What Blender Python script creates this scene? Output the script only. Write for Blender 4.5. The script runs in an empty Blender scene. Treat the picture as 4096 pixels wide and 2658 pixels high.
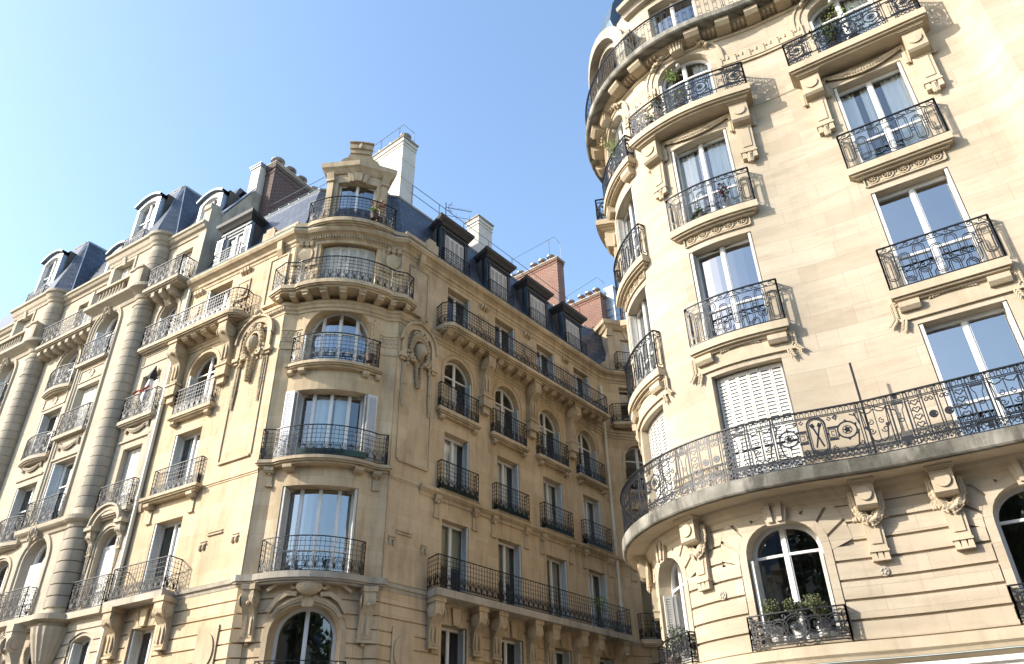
import bpy, math, random
from mathutils import Vector, Matrix
rnd = random.Random(7)
S = bpy.context.scene
COL = S.collection
# ------------------------------------------------------------------ camera
R = math.radians
def cam_matrix(pitch, roll):
    cr, sr = math.cos(roll), math.sin(roll); cp, sp = math.cos(pitch), math.sin(pitch)
    A = Matrix(((1, 0, 0), (0, -sp, -cp), (0, cp, -sp)))
    B = Matrix(((cr, -sr, 0), (sr, cr, 0), (0, 0, 1)))
    return (A @ B).to_4x4()
cd = bpy.data.cameras.new('camera'); cam = bpy.data.objects.new('camera', cd); COL.objects.link(cam)
cam.matrix_world = Matrix.Translation((0, 0, 1.6)) @ cam_matrix(R(32.0105), R(-1.36236))
cd.sensor_width = 36; cd.lens = 26.53; cd.clip_start = .05; cd.clip_end = 3000
S.camera = cam
# ------------------------------------------------------------------ light
SUN_AZ, SUN_EL = R(-102.7), R(29)
w = bpy.data.worlds.new('World'); S.world = w; w.use_nodes = True
nt = w.node_tree; bg = nt.nodes['Background']
sky = nt.nodes.new('ShaderNodeTexSky'); sky.sky_type = 'NISHITA'; sky.sun_disc = False
sky.sun_elevation = SUN_EL; sky.sun_rotation = SUN_AZ
sky.air_density = 1.35; sky.dust_density = 1.7; sky.ozone_density = 2.8; sky.altitude = 50
nt.links.new(sky.outputs[0], bg.inputs[0]); bg.inputs[1].default_value = .135
sd = bpy.data.lights.new('sun', 'SUN'); sun = bpy.data.objects.new('sun', sd); COL.objects.link(sun)
sd.energy = 2.8; sd.angle = R(.5); sd.color = (1, .93, .82)
sv = Vector((math.sin(SUN_AZ)*math.cos(SUN_EL), math.cos(SUN_AZ)*math.cos(SUN_EL), math.sin(SUN_EL)))
sun.rotation_euler = sv.to_track_quat('Z', 'Y').to_euler()
sun.location = sv*60
S.view_settings.view_transform = 'Standard'; S.view_settings.look = 'None'
S.view_settings.exposure = 1.48; S.view_settings.gamma = 1
S.cycles.max_bounces = 8; S.cycles.diffuse_bounces = 4; S.cycles.transparent_max_bounces = 16; S.cycles.glossy_bounces = 4

# ------------------------------------------------------------------ materials
def newmat(name):
    m = bpy.data.materials.new(name); m.use_nodes = True
    return m, m.node_tree.nodes, m.node_tree.links, m.node_tree.nodes['Principled BSDF']
def mixc(n, l, fac, a, b, mode='MIX'):
    x = n.new('ShaderNodeMix'); x.data_type = 'RGBA'; x.blend_type = mode
    for sock, v in ((x.inputs[0], fac), (x.inputs[6], a), (x.inputs[7], b)):
        if hasattr(v, 'links'): l.new(v, sock)
        elif isinstance(v, (int, float)): sock.default_value = v
        else: sock.default_value = (*v, 1)
    return x.outputs[2]
def noise(n, l, vec, scale, detail=3, rough=.55):
    t = n.new('ShaderNodeTexNoise'); t.inputs['Scale'].default_value = scale
    t.inputs['Detail'].default_value = detail; t.inputs['Roughness'].default_value = rough
    if vec: l.new(vec, t.inputs['Vector'])
    return t.outputs[0]
def ramp(n, l, v, a, b, c0=0, c1=1):
    x = n.new('ShaderNodeMapRange'); l.new(v, x.inputs[0])
    x.inputs[1].default_value = a; x.inputs[2].default_value = b; x.inputs[3].default_value = c0; x.inputs[4].default_value = c1
    return x.outputs[0]
def math_(n, l, op, a, b):
    x = n.new('ShaderNodeMath'); x.operation = op
    for s_, v in ((x.inputs[0], a), (x.inputs[1], b)):
        if hasattr(v, 'links'): l.new(v, s_)
        else: s_.default_value = v
    return x.outputs[0]
def mapping(n, l, vec, sc):
    x = n.new('ShaderNodeMapping'); l.new(vec, x.inputs[0]); x.inputs[3].default_value = sc; return x.outputs[0]
def stone(name, c1, c2, stain, joint=True, bw=1.1, rh=.36, zoff=0, speck=.5, dirt=.35, mort=.72, rough=.88, streak=(2.2, .35, 1)):
    m, n, l, b = newmat(name)
    uv = n.new('ShaderNodeUVMap').outputs[0]; tc = n.new('ShaderNodeTexCoord'); ob = tc.outputs['Object']
    if joint:
        mp = n.new('ShaderNodeMapping'); l.new(uv, mp.inputs[0]); mp.inputs[1].default_value = (0, -zoff, 0)
        br = n.new('ShaderNodeTexBrick'); l.new(mp.outputs[0], br.inputs['Vector'])
        br.inputs['Scale'].default_value = 1; br.inputs['Brick Width'].default_value = bw; br.inputs['Row Height'].default_value = rh
        br.inputs['Mortar Size'].default_value = .006; br.inputs['Mortar Smooth'].default_value = .3; br.inputs['Bias'].default_value = 0
        br.inputs['Color1'].default_value = (*c1, 1); br.inputs['Color2'].default_value = (*c2, 1)
        br.inputs['Mortar'].default_value = (*[x*mort for x in c1], 1)
        base = br.outputs[0]
    else:
        base = mixc(n, l, ramp(n, l, noise(n, l, ob, 1.3), .35, .65), c1, c2)
    big = ramp(n, l, noise(n, l, ob, .55, 5, .6), .42, .72)
    st = ramp(n, l, noise(n, l, mapping(n, l, uv, streak), 1.6, 5, .65), .46, .74)
    f = math_(n, l, 'MULTIPLY', math_(n, l, 'ADD', big, st), dirt)
    col = mixc(n, l, f, base, stain)
    sp = ramp(n, l, noise(n, l, mapping(n, l, uv, (1, 2.6, 1)), 26, 4, .7), .60, .70)
    mask = ramp(n, l, noise(n, l, mapping(n, l, uv, (.35, 2.2, 1)), 1.1, 3), .50, .66)
    f2 = math_(n, l, 'MULTIPLY', math_(n, l, 'MULTIPLY', sp, mask), speck)
    col = mixc(n, l, f2, col, [x*.45 for x in stain])
    rn = ramp(n, l, noise(n, l, mapping(n, l, uv, (5, .22, 1)), 1.5, 4, .6), .60, .78, 0, .38)
    col = mixc(n, l, rn, col, stain)
    fine = noise(n, l, ob, 9, 4)
    col = mixc(n, l, ramp(n, l, fine, .3, .75, 0, .22), col, [x*.78 for x in c1])
    l.new(col, b.inputs['Base Color']); b.inputs['Roughness'].default_value = rough
    bp = n.new('ShaderNodeBump'); bp.inputs['Strength'].default_value = .35; bp.inputs['Distance'].default_value = .012
    h = noise(n, l, ob, 30, 5, .7)
    if joint: h = math_(n, l, 'SUBTRACT', h, math_(n, l, 'MULTIPLY', br.outputs[1], .8))
    l.new(h, bp.inputs['Height']); l.new(bp.outputs[0], b.inputs['Normal'])
    return m
def plain(name, col, rough=.5, metal=0, var=.25, scale=6, bump=0, col2=None):
    m, n, l, b = newmat(name)
    ob = n.new('ShaderNodeTexCoord').outputs['Object']
    c = mixc(n, l, ramp(n, l, noise(n, l, ob, scale, 4), .3, .7), col, col2 or [x*(1-var) for x in col])
    l.new(c, b.inputs['Base Color']); b.inputs['Roughness'].default_value = rough; b.inputs['Metallic'].default_value = metal
    if bump:
        bp = n.new('ShaderNodeBump'); bp.inputs['Strength'].default_value = bump; bp.inputs['Distance'].default_value = .01
        l.new(noise(n, l, ob, scale*4, 4), bp.inputs['Height']); l.new(bp.outputs[0], b.inputs['Normal'])
    return m
def glass(name, tint, refl):
    m, n, l, b = newmat(name); n.remove(b); out = n['Material Output']
    tr = n.new('ShaderNodeBsdfTransparent'); tr.inputs[0].default_value = (*tint, 1)
    gl = n.new('ShaderNodeBsdfGlossy'); gl.inputs['Roughness'].default_value = .015; gl.inputs['Color'].default_value = (1, 1, 1, 1)
    ob = n.new('ShaderNodeTexCoord').outputs['Object']
    bp = n.new('ShaderNodeBump'); bp.inputs['Strength'].default_value = .22; bp.inputs['Distance'].default_value = .02
    l.new(noise(n, l, ob, 1.2, 1), bp.inputs['Height']); l.new(bp.outputs[0], gl.inputs['Normal'])
    fr = n.new('ShaderNodeFresnel'); fr.inputs[0].default_value = 1.5
    f = math_(n, l, 'MINIMUM', math_(n, l, 'ADD', math_(n, l, 'MULTIPLY', fr.outputs[0], 1.3), refl), 1)
    mx = n.new('ShaderNodeMixShader'); l.new(f, mx.inputs[0]); l.new(tr.outputs[0], mx.inputs[1]); l.new(gl.outputs[0], mx.inputs[2])
    l.new(mx.outputs[0], out.inputs[0]); return m
def brickmat(name, c1, c2, mortar):
    m, n, l, b = newmat(name)
    uv = n.new('ShaderNodeUVMap').outputs[0]
    br = n.new('ShaderNodeTexBrick'); l.new(uv, br.inputs['Vector']); br.inputs['Scale'].default_value = 1
    br.inputs['Brick Width'].default_value = .30; br.inputs['Row Height'].default_value = .105; br.inputs['Mortar Size'].default_value = .014
    br.inputs['Color1'].default_value = (*c1, 1); br.inputs['Color2'].default_value = (*c2, 1); br.inputs['Mortar'].default_value = (*mortar, 1)
    c = mixc(n, l, ramp(n, l, noise(n, l, uv, 1.4, 4), .35, .7, 0, .25), br.outputs[0], [x*.5 for x in c1])
    l.new(c, b.inputs['Base Color']); b.inputs['Roughness'].default_value = .9
    bp = n.new('ShaderNodeBump'); bp.inputs['Strength'].default_value = .5; bp.inputs['Distance'].default_value = .01; bp.invert = True
    l.new(br.outputs[1], bp.inputs['Height']); l.new(bp.outputs[0], b.inputs['Normal'])
    return m
def slatemat(name, c1, c2):
    m, n, l, b = newmat(name)
    uv = n.new('ShaderNodeUVMap').outputs[0]
    br = n.new('ShaderNodeTexBrick'); l.new(uv, br.inputs['Vector']); br.inputs['Scale'].default_value = 1
    br.inputs['Brick Width'].default_value = .34; br.inputs['Row Height'].default_value = .21; br.inputs['Mortar Size'].default_value = .014
    br.inputs['Color1'].default_value = (*c1, 1); br.inputs['Color2'].default_value = (*c2, 1); br.inputs['Mortar'].default_value = (.012, .016, .025, 1)
    l.new(mixc(n, l, ramp(n, l, noise(n, l, uv, 1.1, 4), .4, .7, 0, .5), br.outputs[0], c2), b.inputs['Base Color'])
    b.inputs['Roughness'].default_value = .40
    bp = n.new('ShaderNodeBump'); bp.inputs['Strength'].default_value = .6; bp.inputs['Distance'].default_value = .015; bp.invert = True
    l.new(br.outputs[1], bp.inputs['Height']); l.new(bp.outputs[0], b.inputs['Normal'])
    return m
def leafmat(name, a, bcol):
    m, n, l, b = newmat(name)
    gi = n.new('ShaderNodeNewGeometry').outputs['Random Per Island']
    l.new(mixc(n, l, gi, a, bcol), b.inputs['Base Color']); b.inputs['Roughness'].default_value = .6
    return m
def curtainmat(name, col):
    m, n, l, b = newmat(name); out = n['Material Output']
    b.inputs['Base Color'].default_value = (*col, 1); b.inputs['Roughness'].default_value = .9
    return m
M = dict(
 cstone=stone('cream limestone', (.525, .448, .342), (.425, .352, .257), (0.271, 0.220, 0.154), bw=1.75, rh=.44, zoff=.02, speck=1, dirt=.46, mort=.66, streak=(.45, 2.6, 1)),
 cplain=stone('cream limestone carving', (0.525, 0.440, 0.320), (0.467, 0.384, 0.269), (0.246, 0.196, 0.135), joint=False, speck=.5, dirt=.35),
 bstone=stone('golden limestone', (.60, .475, .315), (.50, .38, .235), (0.268, 0.193, 0.113), bw=1.35, rh=.42, speck=.8, dirt=.55, mort=.74),
 bplain=stone('golden limestone carving', (.575, .46, .31), (.46, .365, .235), (.17, .13, .09), joint=False, speck=.9, dirt=.55),
 astone=stone('grey beige limestone', (0.475, 0.408, 0.311), (0.414, 0.353, 0.260), (0.255, 0.219, 0.168), bw=1.2, rh=.38, speck=.35, dirt=.32),
 aplain=stone('grey beige limestone carving', (0.466, 0.400, 0.302), (0.405, 0.344, 0.256), (0.229, 0.194, 0.147), joint=False, speck=.3, dirt=.35),
 apier=stone('banded grey limestone', (0.378, 0.331, 0.260), (0.326, 0.284, 0.223), (0.211, 0.185, 0.147), joint=False, speck=.3, dirt=.5),
 slab=stone('weathered slab stone', (0.468, 0.423, 0.351), (0.378, 0.338, 0.270), (0.180, 0.158, 0.117), joint=False, speck=.7, dirt=.6),
 mossy=stone('mossy slab stone', (.36, .34, .295), (.17, .16, .13), (.06, .055, .042), joint=False, speck=1, dirt=1.3),
 iron=plain('black wrought iron', (.016, .018, .022), .42, .3, .4, 20),
 ironC=plain('slate grey wrought iron', (.020, .022, .028), .45, .3, .4, 20),
 ironA=plain('weathered grey wrought iron', (.075, .075, .08), .55, .3, .4, 20),
 white=plain('white painted wood', (.70, .70, .69), .4, 0, .06, 8),
 shutter=plain('white shutter paint', (.62, .60, .55), .5, 0, .12, 5),
 shutgrey=plain('pale grey shutter paint', (.50, .54, .55), .5, 0, .15, 5),
 shutsilver=plain('silver grey shutter paint', (.56, .58, .60), .4, .1, .1, 5),
 glass=glass('window glass', (.90, .94, .94), .12), glassd=glass('reflective window glass', (.45, .52, .52), .24), glassb=glass('bright reflective window glass', (.42, .50, .50), .27),
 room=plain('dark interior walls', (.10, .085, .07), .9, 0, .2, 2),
 ceiling=plain('white interior ceiling', (.5, .5, .48), .9, 0, .1, 2),
 curtain=curtainmat('white net curtain', (.88, .89, .90)), blind=curtainmat('cream roller blind', (.50, .47, .33)),
 slate=slatemat('blue grey slate', (.082, .095, .122), (.036, .045, .066)),
 zinc=plain('blue grey zinc', (.34, .40, .47), .4, .25, .3, 3, .1), zincd=plain('dark zinc cladding', (.10, .15, .20), .4, .4, .35, 3, .1),
 blackwood=plain('dark dormer woodwork', (.045, .045, .048), .6, 0, .4, 6, .2),
 greywood=plain('weathered grey dormer woodwork', (.30, .31, .32), .7, 0, .35, 12, .3),
 brick=brickmat('red brick', (0.238, 0.099, 0.063), (0.178, 0.066, 0.043), (0.277, 0.244, 0.198)),
 brickd=brickmat('dark purple brick', (0.081, 0.038, 0.034), (0.056, 0.026, 0.025), (0.186, 0.161, 0.143)),
 plaster=stone('white chimney plaster', (.66, .62, .55), (.58, .54, .47), (.42, .38, .32), joint=False, speck=.1, dirt=.3),
 terra=plain('terracotta pot', (.42, .17, .10), .8, 0, .3, 8), tin=plain('chimney cowl metal', (.35, .35, .36), .4, .7, .4, 8),
 pipe=plain('cream painted downpipe', (.62, .58, .48), .5, 0, .15, 4),
 box=leafmat('boxwood leaves', (.11, .12, .045), (.05, .065, .022)), olive=leafmat('olive leaves', (.16, .19, .12), (.08, .10, .055)),
 lime=leafmat('light green leaves', (.24, .30, .06), (.12, .19, .03)), dark=leafmat('dark green leaves', (.045, .075, .022), (.02, .04, .012)),
 dry=leafmat('dry red brown leaves', (.30, .12, .06), (.20, .11, .05)),
 orange=plain('orange petals', (.75, .20, .02), .6), red=plain('red petals', (.6, .03, .02), .6), magenta=plain('magenta petals', (.45, .02, .20), .6),
 bark=plain('bark', (.12, .09, .06), .9, 0, .4, 6, .4), lamp=plain('frosted lamp globe', (.5, .5, .47), .3),
 asphalt=plain('asphalt', (.05, .05, .05), .9, 0, .2, 4, .2), paving=plain('grey paving', (.11, .10, .09), .9, 0, .2, 4, .2),
 greenbox=plain('dark green planter', (.015, .05, .035), .5), black=plain('black fabric', (.012, .012, .014), .8), fabric=plain('white fabric', (.75, .75, .75), .8),
 redp=plain('red sign paint', (.6, .02, .03), .5), steel=plain('grey scaffold steel', (.16, .19, .24), .5, .4), shop=plain('white shopfront paint', (.78, .77, .73), .4, 0, .08, 3),
  darkpot=plain('dark brown pot', (.07, .045, .035), .7),
 pot=plain('white pot', (.7, .7, .68), .5),
)
# ------------------------------------------------------------------ mesh helpers
class MB:
    def __init__(s): s.v = []; s.uv = []; s.f = []; s.cuts = []
    def cut(s):
        if s.v and (not s.cuts or s.cuts[-1][0] < len(s.v)): s.cuts.append((len(s.v), len(s.f)))
    def add(s, co, uv=(0, 0)): s.v.append(tuple(co)); s.uv.append(uv); return len(s.v)-1
    def quad(s, a, b, c, d): s.f.append((a, b, c, d))
    def build(s, name, mat, parent=None, smooth=False):
        if s.cuts:
            s.cut(); first = None; v0 = f0 = 0
            for v1, f1 in s.cuts:
                q = MB(); q.v = s.v[v0:v1]; q.uv = s.uv[v0:v1]; q.f = [tuple(i-v0 for i in f) for f in s.f[f0:f1]]
                o = q.build(name, mat, parent, smooth); first = first or o; v0, f0 = v1, f1
            return first
        me = bpy.data.meshes.new(name); me.from_pydata(s.v, [], s.f)
        u = me.uv_layers.new(name='UVMap'); n = len(me.loops)
        vi = [0]*n; me.loops.foreach_get('vertex_index', vi)
        buf = []
        for i in vi: buf += s.uv[i]
        u.data.foreach_set('uv', buf)
        me.materials.append(M[mat] if isinstance(mat, str) else mat)
        if smooth: me.polygons.foreach_set('use_smooth', [True]*len(me.polygons))
        me.update()
        o = bpy.data.objects.new(name, me); COL.objects.link(o)
        if parent:
            o.parent = parent
            if parent.name in OFF: o.location = -OFF[parent.name]
        return o
OFF = {}
def base(name, loc):
    o = empty(name); o.location = loc; OFF[o.name] = Vector(loc); return o
def tag(o, label=None, cat=None, group=None, kind=None):
    for k, v in (('label', label), ('category', cat), ('group', group), ('kind', kind)):
        if v: o[k] = v
    return o
def empty(name, loc=(0, 0, 0)):
    o = bpy.data.objects.new(name, None); COL.objects.link(o); o.empty_display_size = .3
    return o
class Path:
    """footprint line seen from outside, left to right; at(s,d) = point d metres out from the line"""
    def __init__(p, pts, i0=0, s0=0.):
        p.P = [Vector(q) for q in pts]; n = len(p.P)
        cum = [0.]
        for i in range(n-1): cum.append(cum[-1]+(p.P[i+1]-p.P[i]).length)
        p.S = [c-cum[i0]+s0 for c in cum]
        nn = []
        for i in range(n-1):
            t = (p.P[i+1]-p.P[i]).normalized(); nn.append(Vector((t.y, -t.x)))
        p.M = []
        for i in range(n):
            if i == 0: m = nn[0].copy()
            elif i == n-1: m = nn[-1].copy()
            else:
                b = (nn[i-1]+nn[i]).normalized(); m = b/max(.35, b.dot(nn[i]))
            p.M.append(m)
        p.N = nn
    def seg(p, s):
        S_ = p.S; lo = 0; hi = len(S_)-2
        while lo < hi:
            mid = (lo+hi+1)//2
            if S_[mid] <= s: lo = mid
            else: hi = mid-1
        return lo
    def at(p, s, d=0., z=0.):
        i = p.seg(s); t = (s-p.S[i])/(p.S[i+1]-p.S[i])
        if t < 0 or t > 1:
            k = i if t < 0 else i+1; ti = (p.P[i+1]-p.P[i]).normalized()
            q = p.P[k]+ti*(s-p.S[k])+p.N[i]*d
        else:
            q = (p.P[i]+p.M[i]*d)*(1-t)+(p.P[i+1]+p.M[i+1]*d)*t
        return Vector((q.x, q.y, z))
    def nrm(p, s): n_ = p.N[p.seg(s)]; return Vector((n_.x, n_.y, 0))
    def breaks(p, s0, s1, step=None):
        b = [s0]+[x for x in p.S if s0+1e-4 < x < s1-1e-4]+[s1]
        if step:
            o = []
            for a, c in zip(b, b[1:]):
                k = max(1, int(math.ceil((c-a)/step))); o += [a+(c-a)*j/k for j in range(k)]
            b = o+[s1]
        return b
def P2(mb, p, s, z, d): return mb.add(p.at(s, d, z), (s+d, z+d))
def prof(mb, p, s0, s1, pr, dfun=None, step=None, caps=True, endshift=None):
    """sweep closed profile [(d,z)] along path; endshift(d) shortens ends for mitred returns"""
    if dfun and not step: step = .2
    bs = p.breaks(s0, s1, step); rows = []
    for s in bs:
        off = dfun(s) if dfun else 0
        rows.append([P2(mb, p, s, z, d+off) for d, z in pr])
    n = len(pr)
    for a, b in zip(rows, rows[1:]):
        for i in range(n):
            j = (i+1) % n; mb.quad(a[i], b[i], b[j], a[j])
    if caps: mb.f.append(tuple(rows[0])); mb.f.append(tuple(reversed(rows[-1])))
def box(mb, p, s0, s1, z0, z1, d0, d1, dfun=None, step=None):
    prof(mb, p, s0, s1, [(d0, z0), (d1, z0), (d1, z1), (d0, z1)], dfun, step)
def poly(mb, p, pts, d0, d1):
    a = [P2(mb, p, s, z, d0) for s, z in pts]; b = [P2(mb, p, s, z, d1) for s, z in pts]; n = len(pts)
    for i in range(n):
        j = (i+1) % n; mb.quad(a[i], a[j], b[j], b[i])
    mb.f.append(tuple(b)); mb.f.append(tuple(reversed(a)))
def disc(mb, p, s, z, rs, rz, d0, d1, n=20):
    poly(mb, p, [(s+rs*math.cos(2*math.pi*i/n), z+rz*math.sin(2*math.pi*i/n)) for i in range(n)], d0, d1)
def ringpts(s, z, rs, rz, n=16, a0=0, a1=360): return [(s+rs*math.cos(R(a0+(a1-a0)*i/n)), z+rz*math.sin(R(a0+(a1-a0)*i/n))) for i in range(n+1)]
def wbox(mb, c, x, y, z, ex, ey, ez):
    """world box centred c with half vectors"""
    ids = []
    for i in (-1, 1):
        for j in (-1, 1):
            for k in (-1, 1):
                q = Vector(c)+x*ex*i+y*ey*j+z*ez*k; ids.append(mb.add(q, (x.dot(q)+y.dot(q), z.dot(q))))
    a = ids
    for f in ((0, 1, 3, 2), (4, 6, 7, 5), (0, 4, 5, 1), (2, 3, 7, 6), (0, 2, 6, 4), (1, 5, 7, 3)): mb.f.append(tuple(a[i] for i in f))
def tube(mb, pts, w, nrm=None, t=None, closed=False, sides=4):
    """square-section bar through world points; nrm = thickness direction"""
    t = t or w; n = len(pts); rows = []
    for i in range(n):
        a = pts[max(0, i-1)]; b = pts[min(n-1, i+1)]
        if closed: a = pts[i-1]; b = pts[(i+1) % n]
        T = (b-a)
        if T.length < 1e-7: T = Vector((0, 0, 1))
        T.normalize()
        N = nrm or (Vector((0, 0, 1)) if abs(T.z) < .9 else Vector((1, 0, 0)))
        B = T.cross(N)
        if B.length < 1e-4: B = T.cross(Vector((.3, .8, .2)))
        B.normalize(); N = B.cross(T).normalized()
        if sides == 4: rows.append([mb.add(pts[i]+B*x*w/2+N*y*t/2) for x, y in ((-1, -1), (1, -1), (1, 1), (-1, 1))])
        else: rows.append([mb.add(pts[i]+B*math.cos(2*math.pi*k/sides)*w/2+N*math.sin(2*math.pi*k/sides)*t/2) for k in range(sides)])
    m_ = len(rows[0])
    rr = list(zip(rows, rows[1:]))+([(rows[-1], rows[0])] if closed else [])
    for a, b in rr:
        for i in range(m_): mb.quad(a[i], a[(i+1) % m_], b[(i+1) % m_], b[i])
    if not closed: mb.f.append(tuple(reversed(rows[0]))); mb.f.append(tuple(rows[-1]))
def blob(mb, c, ax, ay, az, nu=6, nv=4):
    """ellipsoid with axis vectors"""
    top = mb.add(c+az); bot = mb.add(c-az); rows = []
    for j in range(1, nv):
        th = math.pi*j/nv
        rows.append([mb.add(c+az*math.cos(th)+(ax*math.cos(2*math.pi*i/nu)+ay*math.sin(2*math.pi*i/nu))*math.sin(th)) for i in range(nu)])
    for i in range(nu):
        mb.f.append((top, rows[0][i], rows[0][(i+1) % nu])); mb.f.append((bot, rows[-1][(i+1) % nu], rows[-1][i]))
        for a, b in zip(rows, rows[1:]): mb.quad(a[i], b[i], b[(i+1) % nu], a[(i+1) % nu])
def pblob(mb, p, s, z, d, rs, rz, rd, rot=0, nu=8, nv=5):
    n = p.nrm(s); t = Vector((-n.y, n.x, 0)); up = Vector((0, 0, 1)); c = p.at(s, d, z)
    a = t*math.cos(rot)+up*math.sin(rot); b = -t*math.sin(rot)+up*math.cos(rot)
    blob(mb, c, a*rs, n*rd, b*rz, nu, nv)
def carve(mb, p, pts, r, d, n=3, leaf=.06, seed=1):
    """carved garland: overlapping leaves along (s,z) points with radius r(t)"""
    g = random.Random(seed); L = []
    for (a, b) in zip(pts, pts[1:]):
        k = max(1, int(math.hypot(b[0]-a[0], b[1]-a[1])/(leaf*.75)))
        for i in range(k): L.append((a[0]+(b[0]-a[0])*i/k, a[1]+(b[1]-a[1])*i/k, math.atan2(b[1]-a[1], b[0]-a[0])))
    m_ = len(L)
    for i, (s, z, an) in enumerate(L):
        rr = r(i/max(1, m_-1)) if callable(r) else r
        pblob(mb, p, s, z, d, leaf*.9, rr*.75, rr*.9, an, 7, 4)
        for k in range(n):
            o = (k-(n-1)/2)*2/max(1, n-1)*rr*.75 if n > 1 else 0
            aa = an+g.uniform(.25, .6)*(1 if o > 0 else -1)
            pblob(mb, p, s-math.sin(an)*o, z+math.cos(an)*o, d+rr*.45*(1-abs(o)/rr)+g.uniform(0, .015), leaf, leaf*.42, leaf*.4, aa, 6, 4)
# ------------------------------------------------------------------ walls
class Op(dict):
    """opening: s0,s1,z0,z1 (crown), h (arch rise), seg (segmental)"""
    def top(o, s):
        if not o['h']: return o['z1']
        c = (o['s0']+o['s1'])/2; w_ = (o['s1']-o['s0'])/2; x = min(1, abs(s-c)/w_)
        e = o.get('e', 2)
        return o['z1']-o['h']+o['h']*(1-x**e)**(1/e) if not o.get('seg') else o['z1']-o['h']*x*x
def op(s0, s1, z0, z1, h=0, **k): return Op(s0=s0, s1=s1, z0=z0, z1=z1, h=h, **k)
def opbreaks(o, n=14):
    if not o['h']: return [o['s0'], o['s1']]
    c = (o['s0']+o['s1'])/2; w_ = (o['s1']-o['s0'])/2
    return [c-w_*math.cos(math.pi*i/n) for i in range(n+1)]
def strips(p, s0, s1, ops, step=None):
    b = set(round(x, 5) for x in p.breaks(s0, s1, step))
    for o in ops:
        for x in opbreaks(o):
            if s0 < x < s1: b.add(round(x, 5))
    b = sorted(b); out = [b[0]]
    for x in b[1:]:
        if x-out[-1] > 1e-3: out.append(x)
    return out
def wall(mb, p, s0, s1, z0, z1, d, ops=(), dfun=None, lip=0, step=None):
    """front face with openings; lip>0 adds top and bottom ledges running back by lip"""
    bs = strips(p, s0, s1, ops, step)
    for a, b in zip(bs, bs[1:]):
        mid = (a+b)/2; da = d+(dfun(a) if dfun else 0); db = d+(dfun(b) if dfun else 0)
        sp = []; cur = (z0, z0)
        for o in sorted([o for o in ops if o['s0'] < mid < o['s1']], key=lambda o: o['z0']):
            lo = (min(max(o['z0'], z0), z1),)*2; hi = (min(max(o.top(a), z0), z1), min(max(o.top(b), z0), z1))
            if o['z0'] < z1 and max(hi) > z0:
                if lo[0] > cur[0]: sp.append((cur, lo))
                cur = hi
        if cur[0] < z1 or cur[1] < z1: sp.append((cur, (z1, z1)))
        for (la, lb), (ha, hb) in sp:
            q = [P2(mb, p, a, la, da), P2(mb, p, b, lb, db), P2(mb, p, b, hb, db), P2(mb, p, a, ha, da)]
            mb.quad(*q)
            if lip:
                if la == z0 and lb == z0: mb.quad(P2(mb, p, a, z0, da-lip), P2(mb, p, b, z0, db-lip), P2(mb, p, b, z0, db), P2(mb, p, a, z0, da))
                if ha == z1 and hb == z1: mb.quad(P2(mb, p, a, z1, da), P2(mb, p, b, z1, db), P2(mb, p, b, z1, db-lip), P2(mb, p, a, z1, da-lip))
    if lip:
        for s, k in ((s0, 0), (s1, 1)):
            dd = d+(dfun(s) if dfun else 0)
            mb.quad(P2(mb, p, s, z0, dd-lip), P2(mb, p, s, z0, dd), P2(mb, p, s, z1, dd), P2(mb, p, s, z1, dd-lip))
def reveal(mb, p, o, d, dep, dfun=None, sill=True):
    f = lambda s: d+(dfun(s) if dfun else 0)
    for s in (o['s0'], o['s1']):
        zt = o.top(s); mb.quad(P2(mb, p, s, o['z0'], f(s)-dep), P2(mb, p, s, o['z0'], f(s)), P2(mb, p, s, zt, f(s)), P2(mb, p, s, zt, f(s)-dep))
    bs = strips(p, o['s0'], o['s1'], [o], .3 if dfun else None)
    for a, b in zip(bs, bs[1:]):
        mb.quad(P2(mb, p, a, o.top(a), f(a)-dep), P2(mb, p, a, o.top(a), f(a)), P2(mb, p, b, o.top(b), f(b)), P2(mb, p, b, o.top(b), f(b)-dep))
        if sill: mb.quad(P2(mb, p, a, o['z0'], f(a)-dep), P2(mb, p, a, o['z0'], f(a)), P2(mb, p, b, o['z0'], f(b)), P2(mb, p, b, o['z0'], f(b)-dep))
def courses(mb, p, s0, s1, z0, n, rh, ops, th=.045, gap=.045, d=0, dfun=None):
    for k in range(n): wall(mb, p, s0, s1, z0+k*rh+gap/2, z0+(k+1)*rh-gap/2, d+th, ops, dfun, th)
def grow(o, w_): return Op(o, s0=o['s0']-w_, s1=o['s1']+w_, z1=o['z1']+w_, h=(o['h']+w_*.6 if o['h'] else 0))
def outline(o, n=16, off=0, z0=None):
    """jamb-arch-jamb outline points, offset outward"""
    c = (o['s0']+o['s1'])/2; w_ = (o['s1']-o['s0'])/2; sp = o['z1']-o['h']; zb = o['z0'] if z0 is None else z0
    if not o['h']: return [(o['s0']-off, zb), (o['s0']-off, o['z1']+off), (o['s1']+off, o['z1']+off), (o['s1']+off, zb)]
    pts = [(o['s0']-off, zb)]
    for i in range(n+1):
        x = -math.cos(math.pi*i/n)
        if o.get('seg'): pts.append((c+x*(w_+off), o['z1']+off-o['h']*x*x))
        else:
            e = o.get('e', 2); y = max(0, 1-abs(x)**e)**(1/e); pts.append((c+x*(w_+off), sp+y*(o['h']+off)))
    pts.append((o['s1']+off, zb)); return pts
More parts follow.
